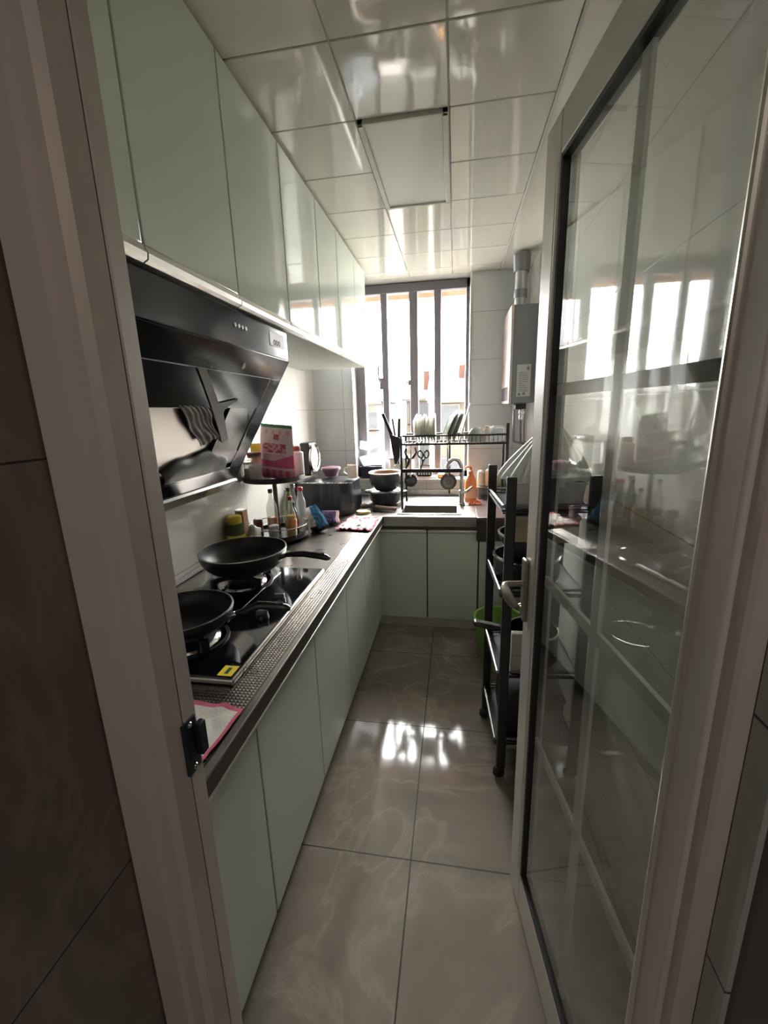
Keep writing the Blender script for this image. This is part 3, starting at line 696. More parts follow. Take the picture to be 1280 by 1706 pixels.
for k in range(14):
    x = -1.02+.025*k; tube(bm, [(x, 2.712+.004*math.sin(k*3), 1.026), (x+.018, 2.712+.004*math.cos(k*2), 1.029)], .0035, 6)
obj('cover_hem', bm, M_silverf, bc)
dl = thing('dial_scale', 'black kitchen scale with round pale dial face by the left wall', 'scale', (-1.045, 2.97, 1.046))
MDl = Matrix.Translation((-1.045, 2.97, 1.047)) @ Matrix.Rotation(math.radians(88), 4, 'Z')
obj('scale_body', B(-.075, .075, -.03, .045, 0, .235, .012, 3), M_black, dl, MDl)
RX = Matrix.Rotation(PI/2, 4, 'X')
obj('dial_rim', lathe(nb(), [(.083, 0), (.10, 0), (.102, .01), (.095, .016), (.086, .012), (.083, 0)], (0, -.031, .122), 40, RX), M_chrome, dl, MDl)
obj('dial_face', lathe(nb(), [(0, .004), (.085, .004), (.086, 0), (0, 0)], (0, -.031, .122), 40, RX), mat('dial_cream', (176, 166, 154), .5), dl, MDl)
t = thing('mauve_bowl', 'mauve plastic lidded bowl on top of the black appliance', 'bowl', (-.88, 2.93, 1.06))
obj('bowl_body', lathe(nb(), [(0, 0), (.045, 0), (.066, .045), (.068, .05), (0, .05)], (-.885, 2.95, 1.041), 32), M_lilac, t)
obj('bowl_lid', lathe(nb(), [(0, .02), (.03, .02), (.07, .012), (.072, 0), (0, 0)], (-.885, 2.95, 1.0905), 32), M_lilac, t)
t = thing('mug', 'pale cylindrical mug on the front right of the black appliance', 'mug', (-.70, 2.86, 1.06))
obj('mug_body', lathe(nb(), [(0, 0), (.033, 0), (.036, .006), (.036, .09), (.033, .09), (.031, .01), (0, .01)], (-.705, 2.87, 1.039), 28), M_rim, t)
obj('mug_handle', tube(nb(), [(-.741, 2.87, 1.113), (-.765, 2.865, 1.103), (-.768, 2.865, 1.078), (-.741, 2.87, 1.058)], .005, 8), M_rim, t)
for z, s, lb, nm in ((.804, 1.02, 'dark wide pot under the bowl with the cream rim', 'stew_pot'), (.905, 1.0, 'dark glazed bowl with cream rim stacked on a dark pot', 'clay_bowl')):
    t = thing(nm, lb, 'pot', (-.505, 3.14, z), None)
    x, y = -.515, 3.135
    if nm == 'clay_bowl':
        obj('bowl_body', lathe(nb(), [(0, 0), (.075, 0), (.11, .035), (.122, .08), (.115, .125), (.124, .132), (.116, .134), (.108, .122), (.114, .08), (.1, .04), (0, .012)], (x, y, z), 40), [M_darkbowl], t)
        obj('bowl_rim', lathe(nb(), [(.114, .126), (.128, .128), (.13, .134), (.122, .139), (.112, .136), (.114, .126)], (x, y, z), 40), M_rim, t)
        obj('bowl_lining', lathe(nb(), [(0, .05), (.09, .06), (.107, .09), (.110, .128), (.106, .128), (.1, .09), (0, .052)], (x, y, z), 40), M_clayin, t)
    else:
        obj('pot_body', lathe(nb(), [(0, 0), (.10, 0), (.122, .03), (.128, .085), (.135, .092), (.134, .098), (.12, .096), (.1, .08), (0, .09)], (x, y, z), 40), M_darkbowl, t)
        for s_ in (-1, 1): obj('pot_ear', tube(nb(), [(x+s_*.125, y-.03, z+.085), (x+s_*.155, y-.02, z+.09), (x+s_*.155, y+.02, z+.09), (x+s_*.125, y+.03, z+.085)], .007, 8), M_darkbowl, t)
t = thing('jar_lid', 'gold screw lid lying on the worktop before the dark pots', 'lid', (-.62, 2.79, .80))
obj('lid_body', lathe(nb(), [(0, .010), (.042, .010), (.047, .016), (.05, .012), (.051, .0), (0, 0)], (-.625, 2.80, .803), 32), mat('gold_lid', (190, 166, 110), .35, .6), t)
obj('lid_liner', lathe(nb(), [(0, .002), (.04, .002), (.04, 0), (0, 0)], (-.625, 2.80, .8135), 32), M_cream, t)
t = thing('scrub_brush', 'brown brush with wooden handle lying by the sink', 'brush', (-.5, 2.87, .80))
obj('brush_handle', tube(nb(), [(-.555, 2.895, .826), (-.47, 2.865, .822), (-.40, 2.85, .820)], [.012, .014, .013], 12), mat('worn_wood', (146, 122, 112), .6), t)
bm = nb()
random.seed(3)
for k in range(70):
    a = random.uniform(-.5, .5); y = random.uniform(-.02, .02)
    tube(bm, [(-.555, 2.895+y*.3, .822), (-.66+random.uniform(-.02, .02), 2.92+y+a*.03, .806+random.random()*.035)], .0018, 5, False)
o = obj('brush_bristles', bm, mat('bristle_brown', (96, 80, 70), .8), t); o['kind'] = 'stuff'

# ------------------------------------------------------------------ sill items
def opentray(name, x0, x1, y0, y1, z, h, flare, m, label, cat='container', M=None, th=.004):
    t = thing(name, label, cat, ((x0+x1)/2, (y0+y1)/2, z))
    bm = nb(); cx, cy = (x0+x1)/2, (y0+y1)/2
    def ring(k, zz, off): 
        return [bm.verts.new((cx+sx*((x1-x0)/2*k-off), cy+sy*((y1-y0)/2*k-off), zz)) for sx, sy in ((-1, -1), (1, -1), (1, 1), (-1, 1))]
    R = [ring(flare, z, 0), ring(1, z+h, 0), ring(1, z+h, th), ring(flare, z+th, th)]
    bm.faces.new(R[0][::-1]); bm.faces.new(R[3])
    for a, b in zip(R, R[1:]):
        for k in range(4): bm.faces.new((a[k], a[(k+1) % 4], b[(k+1) % 4], b[k]))
    bmesh.ops.bevel(bm, geom=bm.edges[:], offset=.0015, segments=1, affect='EDGES')
    obj('tray_body', bm, m, t, M)
    bm = nb()
    for a in ((x0-.004, x0+th, y0-.004, y1+.004), (x1-th, x1+.004, y0-.004, y1+.004), (x0, x1, y0-.004, y0+th), (x0, x1, y1-th, y1+.004)): box(bm, *a, z+h-.004, z+h+.002, .001)
    obj('tray_rim', bm, m, t, M)
    return t
sz = WZ0+.005
opentray('sill_tray', -.79, -.60, 3.475, 3.60, sz, .10, .85, mat('navy_plastic', (44, 44, 60), .4), 'dark blue tray at the left end of the window sill', th=.004)
opentray('food_container', -.78, -.555, 3.475, 3.595, 1.045, .08, .82, M_clear, 'clear plastic food box tilted on the blue sill tray', M=Matrix.Translation((-.67, 3.53, 1.045)) @ Matrix.Rotation(math.radians(-9), 4, 'Y') @ Matrix.Translation((.67, -3.53, -1.038)))
opentray('clear_tub', -.80, -.70, 3.49, 3.59, 1.165, .06, .9, M_clear, 'small clear tub stacked on the tilted food box', M=Matrix.Translation((-.75, 3.54, 1.165)) @ Matrix.Rotation(math.radians(14), 4, 'Y') @ Matrix.Translation((.75, -3.54, -1.155)))
t = thing('cutlery_bin', 'cream white plastic bin on the sill behind the dish rack', 'bin', (-.44, 3.53, sz))
obj('bin_body', B(-.535, -.355, 3.48, 3.585, sz, 1.10, .01, 3), M_cream, t)
obj('bin_rim', B(-.54, -.35, 3.475, 3.59, 1.095, 1.108, .004), mat('bin_rim', (206, 190, 178), .4), t)
sd = thing('soap_dish', 'pink and white dish under the black scrub pads', 'dish', (-.22, 3.53, sz))
obj('dish_body', B(-.315, -.145, 3.47, 3.59, sz, sz+.014, .005), M_palepink, sd)
sp = thing('scrub_pads', 'black pack of scrub pads on the sill behind the sink', 'sponge', (-.24, 3.53, sz+.014))
obj('pack_body', B(-.315, -.185, 3.485, 3.57, sz+.0145, sz+.07, .012, 3), M_black, sp)
bm = nb()
for k in range(5): box(bm, -.298+.021*k, -.286+.021*k, 3.482, 3.4855, sz+.03, sz+.052)
obj('pack_print', bm, M_paper, sp)
t = thing('sponge', 'tan sponge on the sill left of the tap', 'sponge', (-.09, 3.53, sz))
obj('sponge_body', B(-.14, -.045, 3.48, 3.57, sz, sz+.035, .01, 2), mat('orange_sponge', (216, 160, 96), .9, bump=.6), t)
bb = thing('spray_bottle', 'orange dish soap bottle right of the tap', 'bottle', (.115, 3.20, .80))
obj('bottle_body', lathe(nb(), [(0, 0), (.040, 0), (.044, .006), (.044, .11), (.04, .16), (.022, .20), (.016, .205), (0, .205)], (.118, 3.20, .803), 28, sy=.75), clear_mat('orange_soap', (236, 150, 86), .1, .85), bb)
obj('pump_head', lathe(nb(), [(0, 0), (.018, 0), (.018, .03), (.008, .034), (.007, .06), (0, .062)], (.118, 3.20, 1.005), 20), M_orange, bb)
obj('pump_spout', tube(nb(), [(.118, 3.20, 1.062), (.10, 3.19, 1.068), (.078, 3.18, 1.062)], .007, 10), M_orange, bb)
obj('bottle_label', lathe(nb(), [(.0445, .03), (.0452, .03), (.0452, .10), (.0445, .10), (.0445, .03)], (.118, 3.20, .803), 28, sy=.75), mat('pale_orange_label', (232, 190, 150), .5), bb)
o = obj('cleaning_cloth', sheet(lambda u, v: Vector((.10+.09*u+.008*noise.noise(Vector((u*4, v*5, 1))), 3.07+.06*v, .806+.03*abs(noise.noise(Vector((u*5, v*5, 7)))))), 20, 16), mat('orange_cloth', (214, 116, 80), .9)); tag(o, 'crumpled orange cloth at the foot of the tap', 'cloth')
for k, (x, r, h, m, lb) in enumerate(((.20, .028, .12, M_plate2, 'grey lidded jar just right of the orange soap bottle'), (.26, .030, .13, M_rim, 'cream lidded jar second right of the orange soap bottle'), (.325, .030, .12, M_plate2, 'grey lidded jar third right of the orange soap bottle'), (.41, .034, .14, M_paper, 'pale jar in the far right corner behind the trolley'))):
    t = thing('storage_jar', lb, 'jar', (x, 3.32, .90), 'storage jars along the far wall')
    obj('jar_body', lathe(nb(), [(0, 0), (r, 0), (r*1.05, .01), (r*1.05, h*.7), (r*.85, h*.8), (0, h*.8)], (x, 3.335, .902), 24), M_plate2 if m is M_paper else m, t)
    obj('jar_lid', lathe(nb(), [(0, h*.2), (r*.5, h*.19), (r*.95, h*.1), (r, 0), (0, 0)], (x, 3.335, .902+h*.8), 24), M_rim if k % 2 else M_paper, t)
o = obj('corner_shelf', B(.165, .50, 3.27, 3.42, .885, .900, .003), mat('grey_shelf', (96, 92, 92), .5)); tag(o, 'low grey shelf carrying jars behind the tap', 'shelf')
for x in (.18, .46): obj('shelf_leg', B(x, x+.02, 3.29, 3.41, .804, .886), mat('grey_shelf', (96, 92, 92)), o)

# ------------------------------------------------------------------ dish rack
RY0, RY1 = 2.955, 3.245
dr = thing('dish_rack', 'black wire dish rack standing over the sink', 'dish rack', (0, 3.1, .80))
XL_, XR_ = -.365, .345
def post(x, y, z0, z1, r=.008): obj('rack_leg', tube(nb(), [(x, y, z0), (x, y, z1)], r, 10), M_blackm, dr)
post(XL_, RY0-.045, .805, 1.31, .009); post(XL_, RY1-.05, .803, 1.31); post(XR_, RY0, .806, 1.385, .011); post(XR_, RY1-.05, .806, 1.31)
post(-.04, RY1, .853, 1.26, .007)
bm = nb()
for z, r in ((1.312, .0065), (1.255, .0075)):
    tube(bm, [(XL_, RY0, z), (XR_, RY0, z), (XR_, RY1, z), (XL_, RY1, z), (XL_, RY0, z)], r, 8)
tube(bm, [(XL_, RY0-.045, 1.312), (XL_, RY0, 1.312)], .006, 8); tube(bm, [(XL_, RY0-.045, 1.255), (XL_, RY0, 1.255)], .006, 8)
obj('basket_rails', bm, M_blackm, dr)
bm = nb()
for k in range(25):
    x = XL_+.02+k*.0285; tube(bm, [(x, RY0, 1.312), (x, RY0, 1.252), (x, RY1, 1.252), (x, RY1, 1.312)], .0022, 6)
obj('basket_wires', bm, M_blackm, dr)
obj('hook_rail', B(XL_-.005, .05, RY0-.052, RY0-.040, 1.065, 1.092, .003), M_blackm, dr)
bm = nb()
for x in (-.30, -.215, -.05): tube(bm, [(x, RY0, 1.25), (x, RY0-.012, 1.235), (x, RY0-.016, 1.225), (x, RY0-.008, 1.22)], .002, 6)
obj('rack_hook', bm, M_chrome, dr)

def plate(x, y, z, r, tilt, m, label, group):
    t = thing('plate', label, 'plate', (x, y, z), group)
    M = Matrix.Translation((x, y, z)) @ Matrix.Rotation(tilt, 4, 'Y') @ Matrix.Translation((0, 0, r)) @ Matrix.Rotation(PI/2, 4, 'Y')
    obj('plate_body', lathe(nb(), [(0, 0), (r*.55, 0), (r*.66, .004), (r*.95, .021), (r, .026), (r*.97, .0275), (r*.62, .009), (0, .005)], (0, 0, 0), 40), m, t, M)
    obj('foot_ring', lathe(nb(), [(r*.5, -.004), (r*.54, -.004), (r*.56, .001), (r*.48, .001), (r*.5, -.004)], (0, 0, 0), 36), m, t, M)
names = ['first', 'second', 'third', 'fourth', 'fifth', 'sixth', 'seventh']
for k in range(7):
    plate(-.292+.0215*k, 3.10, 1.2545, .103-.003*(k % 2), math.radians(1.5*(k % 3)-1), M_plate, f'white plate upright in the dish rack, {names[k]} from the left', 'upright white plates')
plate(-.110, 3.10, 1.257, .125, math.radians(23), M_plate2, 'grey-green plate leaning right, first of the slanted ones', 'slanted plates in the rack')
plate(-.074, 3.09, 1.257, .125, math.radians(22), M_plate2, 'grey-green plate leaning right, middle of the slanted ones', 'slanted plates in the rack')
plate(-.040, 3.09, 1.257, .12, math.radians(20), M_plate2, 'grey-green plate leaning right, last of the slanted ones', 'slanted plates in the rack')
t = thing('chopping_board', 'thin pale chopping board leaning beside the slanted plates', 'chopping board', (.03, 3.08, 1.257))
Mc = Matrix.Translation((.030, 3.09, 1.259)) @ Matrix.Rotation(math.radians(15), 4, 'Y')
obj('board_body', B(-.005, .005, -.09, .09, 0, .27, .004), M_plate, t, Mc); obj('hang_hole', lathe(nb(), [(.006, 0), (.011, 0), (.011, .0012), (.006, .0012), (.006, 0)], (.0055, 0, .25), 16, Matrix.Rotation(PI/2, 4, 'Y')), M_ink, t, Mc)
t = thing('glass_bowl', 'upturned grey glass bowl in the right half of the rack', 'bowl', (.14, 3.09, 1.257))
obj('bowl_body', lathe(nb(), [(.060, 0), (.064, 0), (.058, .05), (.035, .085), (.03, .09), (0, .09), (0, .084), (.032, .08), (.054, .048), (.060, 0)], (.145, 3.09, 1.257), 32), clear_mat('smoky_glass', (170, 174, 172), .1, .7), t)
obj('bowl_foot', lathe(nb(), [(.02, 0), (.026, 0), (.026, .007), (.02, .007), (.02, 0)], (.145, 3.09, 1.346), 24), M_plate2, t)
t = thing('small_cup', 'small pale upturned cup between the glass bowl and the clear box', 'cup', (.215, 3.05, 1.257))
obj('cup_body', lathe(nb(), [(.024, 0), (.027, 0), (.023, .09), (0, .092), (0, .087), (.020, .086), (.024, 0)], (.217, 3.05, 1.257), 24), M_rim, t)
obj('cup_foot', lathe(nb(), [(.012, 0), (.016, 0), (.016, .02), (0, .021), (0, .0)], (.217, 3.05, 1.347), 20), M_rim, t)
t = thing('plastic_box', 'clear rounded plastic box upturned at the right end of the rack', 'container', (.285, 3.09, 1.257))
obj('box_body', B(.242, .332, 3.0, 3.20, 1.258, 1.362, .016, 4), M_clear, t); obj('box_rim', tube(nb(), [(.244, 2.998, 1.33), (.246, 2.996, 1.35), (.258, 2.996, 1.364), (.316, 2.996, 1.364), (.330, 2.996, 1.35), (.331, 2.998, 1.33)], .004, 8), M_rim, t)

# hanging tools
t = thing('ladle', 'steel ladle hanging from the dish rack over the sink', 'ladle', (-.30, 2.93, .97))
obj('ladle_handle', tube(nb(), [(-.300, 2.938, 1.228), (-.302, 2.935, 1.15), (-.304, 2.93, 1.06), (-.304, 2.925, 1.035)], [.004, .006, .006, .007], 10), M_steel, t)
Ml = Matrix.Translation((-.303, 2.920, 1.008)) @ Matrix.Rotation(math.radians(70), 4, 'X')
obj('ladle_bowl', lathe(nb(), [(.043, .0), (.045, .0), (.041, -.017), (.027, -.03), (0, -.036), (0, -.034), (.026, -.028), (.039, -.016), (.043, 0)], (0, 0, 0), 32), mat('ladle_dark_steel', (96, 98, 94), .35, .7), t, Ml)
t = thing('slotted_skimmer', 'round perforated skimmer hanging in front of the tap', 'skimmer', (-.045, 2.92, .97))
obj('skimmer_handle', tube(nb(), [(-.05, 2.938, 1.228), (-.048, 2.92, 1.15), (-.046, 2.912, 1.06), (-.045, 2.905, 1.045)], [.004, .005, .006, .006], 10), M_steel, t)
Ms = Matrix.Translation((-.042, 2.902, 1.003)) @ Matrix.Rotation(math.radians(75), 4, 'X')
obj('skimmer_dish', lathe(nb(), [(.052, .0), (.056, .0), (.05, -.014), (.03, -.022), (0, -.024), (0, -.022), (.03, -.019), (.048, -.012), (.052, 0)], (0, 0, 0), 36), mat('skimmer_steel', (98, 98, 96), .35, .7), t, Ms)
bm = nb()
for i in range(-4, 5):
    for j in range(-4, 5):
        x, y = i*.0105+(.005 if j % 2 else 0), j*.0095
        if x*x+y*y < .044**2: lathe(bm, [(0, .0012), (.0032, .001), (.0032, 0)], (x, y, -.0225+ (x*x+y*y)*4.0), 8)
obj('drain_holes', bm, mat('hole_light', (206, 204, 198), .5), t, Ms)
t = thing('scissors', 'open-handled scissors hanging from the rack against the window', 'scissors', (-.215, 2.945, 1.1))
bm = nb()
for s in (-1, 1):
    cx = -.215+s*.021; pts = [(cx+.016*math.cos(a)+s*.003*math.sin(a), 2.94, 1.188+.024*math.sin(a)) for a in [2*PI*k/20 for k in range(21)]]; tube(bm, pts, .0056, 8, False)
obj('finger_loops', bm, M_black, t)
for s in (-1, 1):
    obj('blade', tube(nb(), [(-.215+s*.014, 2.94+.002*s, 1.166), (-.219, 2.94+.002*s, 1.14), (-.240-s*.004, 2.94+.002*s, 1.075)], [.005, .0075, .002], 8), mat('blade_steel', (84, 82, 84), .3, .8), t)
t = thing('poultry_shears', 'dark spring shears hanging at the left end of the rack', 'shears', (-.30, 2.95, 1.1))
for s in (-1, 1):
    obj('shear_handle', tube(nb(), [(-.305+s*.030, 2.95, 1.235), (-.305+s*.040, 2.95, 1.20), (-.308+s*.018, 2.952, 1.165), (-.312+s*.004, 2.952, 1.15)], [.006, .008, .009, .006], 8), M_blackm, t)
obj('shear_blades', tube(nb(), [(-.312, 2.953, 1.155), (-.325, 2.953, 1.12), (-.348, 2.953, 1.075)], [.010, .011, .003], 8), M_blackm, t)
kh = thing('knife_holder', 'dark knife holder hooked on the left side of the rack', 'knife holder', (-.41, 3.0, 1.16))
obj('holder_box', prism(nb(), [(-.452, 1.33), (-.378, 1.30), (-.385, 1.12), (-.42, 1.12)], 2.96, 3.04), M_black, kh)
for k, (x, z, l, a, lb) in enumerate(((-.435, 1.31, .17, -22, 'wide dark knife leaning left in the knife holder'), (-.415, 1.30, .135, -8, 'thin knife handle in the middle of the knife holder'), (-.392, 1.29, .145, 2, 'upright brown knife handle at the right of the knife holder'))):
    t = thing('kitchen_knife', lb, 'knife', (x, 2.99, z))
    Mk = Matrix.Translation((x, 2.985+.012*k, z)) @ Matrix.Rotation(math.radians(a), 4, 'Y')
    obj('knife_handle', B(-.011 if k != 1 else -.006, .011 if k != 1 else .006, -.007, .007, .0, l, .005, 3), M_blackm if k != 2 else mat('brown_handle', (78, 58, 52), .5), t, Mk)
    obj('knife_bolster', B(-.009, .009, -.005, .005, -.035, .002, .002), M_steel, t, Mk)
obj('holder_hook', tube(nb(), [(-.385, 2.955, 1.16), (-.40, 2.95, 1.12), (-.43, 2.95, 1.10), (-.44, 2.955, 1.075)], .003, 8), M_chrome, kh)

# ------------------------------------------------------------------ water heater
wh = thing('water_heater', 'grey wall-hung gas water heater right of the window', 'water heater', (.43, 3.22, 1.5))
obj('heater_case', B(.358, .516, 2.985, 3.43, 1.512, 2.112, .006, 2), M_heat, wh)
obj('heater_front', B(.343, .360, 2.982, 3.435, 1.510, 2.114, .004, 2), M_heatfront, wh)
obj('display_panel', B(.3415, .344, 3.02, 3.40, 1.53, 1.62, .001), mat('heater_display', (96, 84, 92), .25), wh)
lb = obj('rating_label', B(.392, .478, 2.983, 2.9862, 1.553, 1.752), M_paper, wh)
bm = nb(); random.seed(5)
for k in range(11):
    z = 1.70-.0115*k; box(bm, .402, .402+.03+.035*random.random(), 2.9822, 2.9832, z, z+.004)
box(bm, .452, .468, 2.9822, 2.9832, 1.715, 1.738); box(bm, .455, .463, 2.9822, 2.9832, 1.743, 1.747)
for q in ((.41, 1.562), (.438, 1.566)): lathe(bm, [(0, .001), (.010, .001), (.010, 0)], (q[0], 2.983, q[1]+.004), 16, RX)
obj('label_print', bm, mat('label_grey_print', (128, 128, 128), .6), lb)
fl = thing('flue_pipe', 'wrapped silver flue pipe from the heater to the ceiling', 'pipe', (.41, 3.1, 2.11))
bm = nb(); pr = []
for k in range(34): pr.append((.036+.0025*(k % 2), .0+k*.0098))
obj('pipe_body', lathe(bm, [(0, 0)]+pr+[(0, .3234)], (.412, 3.12, 2.116), 28), mat('flue_foil', (168, 168, 170), .3, .8, bump=.5), fl)
obj('clamp_band', lathe(nb(), [(.040, 0), (.043, 0), (.043, .05), (.040, .05), (.040, 0)], (.412, 3.12, 2.175), 28), M_heat, fl)
obj('ceiling_collar', lathe(nb(), [(.039, 0), (.05, 0), (.056, .10), (.040, .10), (.039, 0)], (.412, 3.12, 2.33), 28), M_heat, fl)
vp = thing('gas_valve', 'metal pipes and valves under the water heater', 'valve', (.45, 3.1, 1.3))
for x, y in ((.40, 3.12), (.445, 3.10), (.48, 3.2)): obj('valve_pipe', tube(nb(), [(x, y, 1.512), (x, y, 1.35), (x+.01, y+.03, 1.25), (.515, y+.03, 1.22)], .008, 10), M_heat, vp)
obj('valve_body', lathe(nb(), [(0, 0), (.016, 0), (.018, .02), (.014, .05), (.018, .07), (0, .072)], (.445, 3.10, 1.40), 18), M_chrome, vp)
obj('valve_handle', B(.425, .465, 3.075, 3.083, 1.44, 1.462, .003), M_chrome, vp)
obj('valve_box', B(.398, .47, 3.06, 3.12, 1.47, 1.505, .006), M_blackm, vp)

# ------------------------------------------------------------------ trolley
ct = thing('utility_cart', 'black five-shelf kitchen trolley on castors behind the door', 'trolley', (.33, 1.68, 0))
legs = [(.178, .213, 1.495, 1.520), (.142, .178, 1.84, 1.868), (.462, .497, 1.525, 1.55), (.44, .475, 1.868, 1.895)]
for k, (a, b, c, d) in enumerate(legs):
    L_ = obj('leg', B(a, b, c, d, .052, 1.25, .003), M_blackm, ct)
    x, y = (a+b)/2, (c+d)/2
    bm = B(x-.012, x+.012, y-.01, y+.01, .035, .055); lathe(bm, [(0, -.011), (.018, -.011), (.024, -.007), (.024, .007), (.018, .011), (0, .011)], (x-.006, y, .0245), 20, RX)
    obj('castor', bm, M_black, L_)
SH = (1.118, .800, .46, .155)
for z in SH:
    bm = nb()
    pl = [(.168, 1.505), (.148, 1.855), (.462, 1.885), (.482, 1.535)]
    prism(bm, pl, z, z+.006, 'z')
    for (p, q) in ((0, 1), (1, 2), (2, 3), (3, 0)):
        a, b = Vector(pl[p]+(0,)), Vector(pl[q]+(0,)); tube(bm, [(a.x, a.y, z+.012), (b.x, b.y, z+.012)], .004, 6); 
    shf = obj('shelf', bm, M_blackm, ct)
    bm = nb()
    for hz in (z+.028,): tube(bm, [(.170, 1.505, hz), (.150, 1.855, hz)], .006, 8); tube(bm, [(.168, 1.505, hz-.016), (.148, 1.855, hz-.016)], .003, 6)
    tube(bm, [(.17, 1.505, z+.028), (.482, 1.535, z+.028)], .005, 8); tube(bm, [(.15, 1.855, z+.028), (.462, 1.885, z+.028)], .005, 8)
    obj('shelf_rail', bm, mat('rail_grey', (120, 116, 112), .25, .5), shf)
# on the trolley
t = opentray('white_crate', .205, .45, 1.535, 1.80, 1.128, .095, .92, mat('white_crate_plastic', (214, 212, 210), .4), 'white plastic crate on the top shelf of the trolley', 'crate')
def bagf(u, v):
    th = 2*PI*u; c, s = math.cos(th), math.sin(th)
    pl = 1+.07*math.sin(17*th)*(1-v)**.3
    r = (1-v**1.25)*.9+.08
    return Vector((.335+.165*c*r*pl+.03*v, 1.69+.165*s*r*pl, 1.222+.21*v+.02*(1-v)*noise.noise(Vector((c*2, s*2, v*2)))))
o = obj('plastic_bag', sheet(bagf, 110, 24, .0012), M_bagw, None, None, 50); tag(o, 'pleated white plastic bag on the white crate of the trolley', 'bag')
t = thing('storage_box', 'tan flat box under the top shelf of the trolley', 'box', (.3, 1.66, 1.06))
obj('box_body', B(.215, .44, 1.545, 1.80, 1.002, 1.090, .004), M_tan, t); obj('box_lid', B(.212, .443, 1.542, 1.803, 1.086, 1.103, .003), M_beige, t)
tt = thing('stock_pot', 'dark pot with shiny rim on the second shelf of the trolley', 'pot', (.30, 1.69, .81))
obj('pot_body', lathe(nb(), [(0, 0), (.118, 0), (.125, .01), (.125, .10), (.119, .10), (.118, .01), (0, .008)], (.285, 1.69, .8075), 40), M_darkbowl, tt)
obj('pot_rim', lathe(nb(), [(.119, .094), (.130, .096), (.1305, .102), (.119, .103), (.119, .094)], (.285, 1.69, .8075), 40), M_chrome, tt)
obj('pot_base_ring', lathe(nb(), [(.122, .005), (.127, .006), (.127, .013), (.122, .014), (.122, .005)], (.285, 1.69, .8075), 40), M_chrome, tt)
tt = thing('steel_bowl', 'dark bowl with bright rim stacked in the stock pot', 'bowl', (.30, 1.69, .91))
obj('bowl_body', lathe(nb(), [(0, 0), (.07, 0), (.11, .06), (.113, .085), (.108, .085), (.104, .06), (.066, .006), (0, .006)], (.29, 1.69, .912), 40), M_darkbowl, tt)
obj('bowl_rim', lathe(nb(), [(.109, .082), (.118, .083), (.1185, .089), (.109, .09), (.109, .082)], (.29, 1.69, .912), 40), M_chrome, tt)
tt = thing('saucepan', 'small black saucepan whose handle sticks out left of the trolley', 'pan', (.32, 1.67, .47))
obj('pan_body', lathe(nb(), [(0, 0), (.095, 0), (.10, .008), (.10, .125), (.095, .125), (.094, .01), (0, .008)], (.325, 1.67, .468), 40), M_panout, tt)
obj('pan_rim', lathe(nb(), [(.096, .122), (.102, .122), (.102, .128), (.096, .128), (.096, .122)], (.325, 1.67, .468), 40), M_chrome, tt)
obj('handle_bracket', tube(nb(), [(.232, 1.665, .575), (.205, 1.662, .588), (.185, 1.660, .596)], .008, 10), M_chrome, tt)
bm = B(-.078, .035, -.019, .019, -.010, .011, .008, 3); obj('pan_handle', bm, M_black, tt, Matrix.Translation((.158, 1.655, .602)) @ Matrix.Rotation(math.radians(12), 4, 'Y') @ Matrix.Rotation(math.radians(6), 4, 'Z'))
t = thing('rice_carton', 'pale carton on the third shelf behind the near trolley leg', 'box', (.3, 1.6, .3)); obj('carton_body', B(.222, .30, 1.528, 1.56, .468, .64, .006), M_beige, t); obj('carton_seam', B(.224, .298, 1.526, 1.529, .55, .553), M_tan, t)
t = thing('storage_bin', 'dark storage bin on the bottom trolley shelf', 'bin', (.32, 1.7, .16)); obj('bin_body', B(.20, .44, 1.56, 1.82, .1635, .33, .008), mat('dark_bin', (44, 40, 42), .5), t); obj('bin_lid', B(.195, .445, 1.555, 1.825, .33, .345, .004), mat('dark_bin_lid', (58, 52, 56), .5), t)

# green basket
gb = thing('laundry_basket', 'lime green perforated plastic basket behind the trolley', 'basket', (.25, 2.36, 0))
gx, gy = .262, 2.34
bm = lathe(nb(), [(0, .004), (.10, .004), (.138, .28), (.142, .28), (.104, 0), (0, 0)], (gx, gy, .001), 40)
obj('basket_body', bm, M_green, gb)
obj('basket_rim', lathe(nb(), [(.134, 0), (.15, 0), (.152, .012), (.147, .02), (.134, .018), (.134, 0)], (gx, gy, .278), 40), M_green, gb)
bm = nb()
for j in range(9):
    z = .04+.025*j; r = .1035+.036*z/.28+.0012
    for k in range(40):
        a = 2*PI*(k+.5*(j % 2))/40; R = Matrix.Translation((gx+r*math.cos(a), gy+r*math.sin(a), z)) @ Matrix.Rotation(a, 4, 'Z')
        t_ = B(-.001, .0008, -.0045, .0045, -.006, .006); join(bm, t_, R)
obj('perforations', bm, mat('basket_holes', (66, 104, 34), .6), gb)

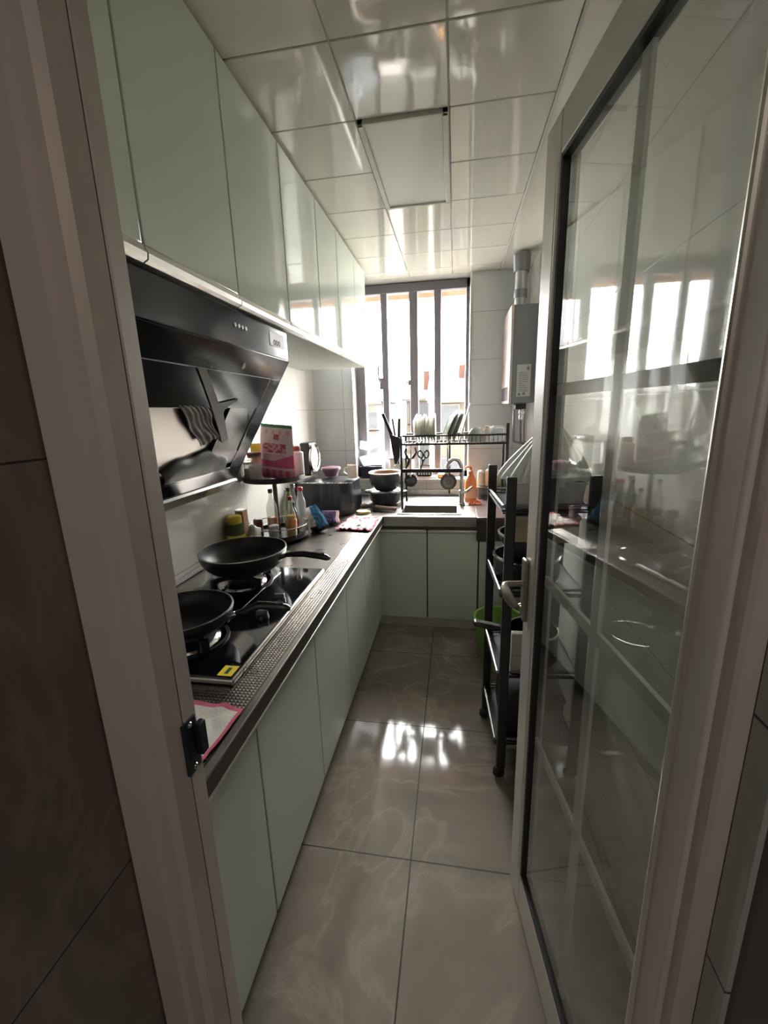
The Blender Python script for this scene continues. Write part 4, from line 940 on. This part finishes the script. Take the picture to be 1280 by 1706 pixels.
# ------------------------------------------------------------------ outside
aw = thing('balcony_awning', 'brick-coloured eave seen through the top of the window', 'awning', (-.3, 4.1, 2.4))
bm = nb(); box(bm, -2.5, 1.8, 3.98, 4.08, 2.425, 2.95); obj('awning_fascia', bm, M_brick, aw)
obj('awning_slab', B(-2.5, 1.8, 3.70, 4.0, 2.85, 2.95), M_brick, aw)
def house(x0, x1, y, z0, z1, label, wallm, roofz, wins, chim=None, roof=True):
    t = thing('apartment_house', label, 'building', ((x0+x1)/2, y, z0), 'houses across the street')
    wl = obj('house_wall', B(x0, x1, y, y+7, z0, z1), wallm, t)
    obj('eave', B(x0-.25, x1+.25, y-.35, y+.1, z1-.12, z1+.05, .02), M_facade2, t)
    if roof:
        r = obj('house_roof', prism(nb(), [(y-.4, z1), (y+3.5, roofz), (y+7.4, z1)], x0-.3, x1+.3, 'x'), M_roof, t)
        if chim: obj('chimney', B(chim[0], chim[1], y+2.2, y+3, z1+.3, chim[2]), M_chim, r)
    for (a, b, c, d) in wins:
        f = obj('house_window', B(a-.07, b+.07, y-.08, y+.02, c-.07, d+.07, .01), M_facade2, t)
        bm = B(a, b, y-.09, y-.075, c, d); obj('window_pane', bm, M_extglass, f)
        obj('window_ledge', B(a-.12, b+.12, y-.22, y, c-.14, c-.07, .01), M_roof, f)
    return t
wn = lambda xs, zs, w_, h_: [(x, x+w_, z, z+h_) for x in xs for z in zs]
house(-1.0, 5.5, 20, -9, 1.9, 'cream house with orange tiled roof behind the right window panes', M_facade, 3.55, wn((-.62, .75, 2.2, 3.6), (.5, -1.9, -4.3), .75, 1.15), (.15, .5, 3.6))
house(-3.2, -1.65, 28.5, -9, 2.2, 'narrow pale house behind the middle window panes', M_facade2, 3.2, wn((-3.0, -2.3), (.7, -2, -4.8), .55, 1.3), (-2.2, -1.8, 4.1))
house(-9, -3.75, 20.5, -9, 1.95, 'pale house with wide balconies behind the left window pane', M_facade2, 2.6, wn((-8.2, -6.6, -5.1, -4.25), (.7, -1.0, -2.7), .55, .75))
obj('street_ground', B(-30, 30, 4.5, 60, -9.3, -9), mat('street_grey', (96, 94, 90), .9)); struct(bpy.data.objects['street_ground'], 'grey street far below the window', 'ground')

# ------------------------------------------------------------------ light
SKY_LO, SKY_HI, SKY_E0, SKY_E1 = 13.0, 40.0, .25, .8
W = bpy.data.worlds.new('sky'); S.world = W; W.use_nodes = True
wt_ = W.node_tree; bg = wt_.nodes['Background']
def wn_(op, a_, b_=None, c_=None):
    x = wt_.nodes.new('ShaderNodeMath'); x.operation = op
    for i, v in enumerate((a_, b_, c_)):
        if v is None: continue
        if isinstance(v, (int, float)): x.inputs[i].default_value = v
        else: wt_.links.new(v, x.inputs[i])
    return x.outputs[0]
def wramp(v, lo, hi):
    x = wt_.nodes.new('ShaderNodeMapRange'); x.interpolation_type = 'SMOOTHSTEP'
    wt_.links.new(v, x.inputs[0]); x.inputs[1].default_value = lo; x.inputs[2].default_value = hi; return x.outputs[0]
tc = wt_.nodes.new('ShaderNodeTexCoord'); sp_ = wt_.nodes.new('ShaderNodeSeparateXYZ'); wt_.links.new(tc.outputs['Generated'], sp_.inputs[0])
hi_ = wramp(sp_.outputs[2], SKY_E0, SKY_E1); front = wramp(sp_.outputs[1], -.1, .25)
# bright overcast sky: brighter overhead on the far side of the house, dimmer behind it
wt_.links.new(wn_('ADD', wn_('MULTIPLY', wn_('MULTIPLY', hi_, front), SKY_HI), wn_('MULTIPLY', wn_('ADD', wn_('MULTIPLY', front, .8), .2), SKY_LO)), bg.inputs[1])
bg.inputs[0].default_value = (1.0, .985, .965, 1)
def area(name, loc, rot, sx, sy, power, col=(1, 1, 1), portal=False):
    l = bpy.data.lights.new(name, 'AREA'); l.shape = 'RECTANGLE'; l.size = sx; l.size_y = sy; l.energy = power; l.color = col
    o = bpy.data.objects.new(name, l); COL.objects.link(o); o.location = loc; o.rotation_euler = rot
    if portal: l.cycles.is_portal = True
    return o
area('window_daylight_portal', (-.357, 3.69, 1.69), (-PI/2, 0, 0), .92, 1.52, 1, portal=True)
area('hall_fill_light', (.05, -.95, 2.40), (0, 0, 0), .35, .35, 2.6, (1, .9, .82))  # unseen fill light added behind the camera
S.view_settings.view_transform = 'Standard'; S.view_settings.look = 'None'; S.view_settings.exposure = 2.05; S.view_settings.gamma = 1
S.cycles.max_bounces = 10; S.cycles.diffuse_bounces = 6; S.cycles.glossy_bounces = 5; S.cycles.transparent_max_bounces = 16; S.cycles.transmission_bounces = 6
S.cycles.sample_clamp_indirect = 8; S.cycles.caustics_reflective = False; S.cycles.caustics_refractive = False
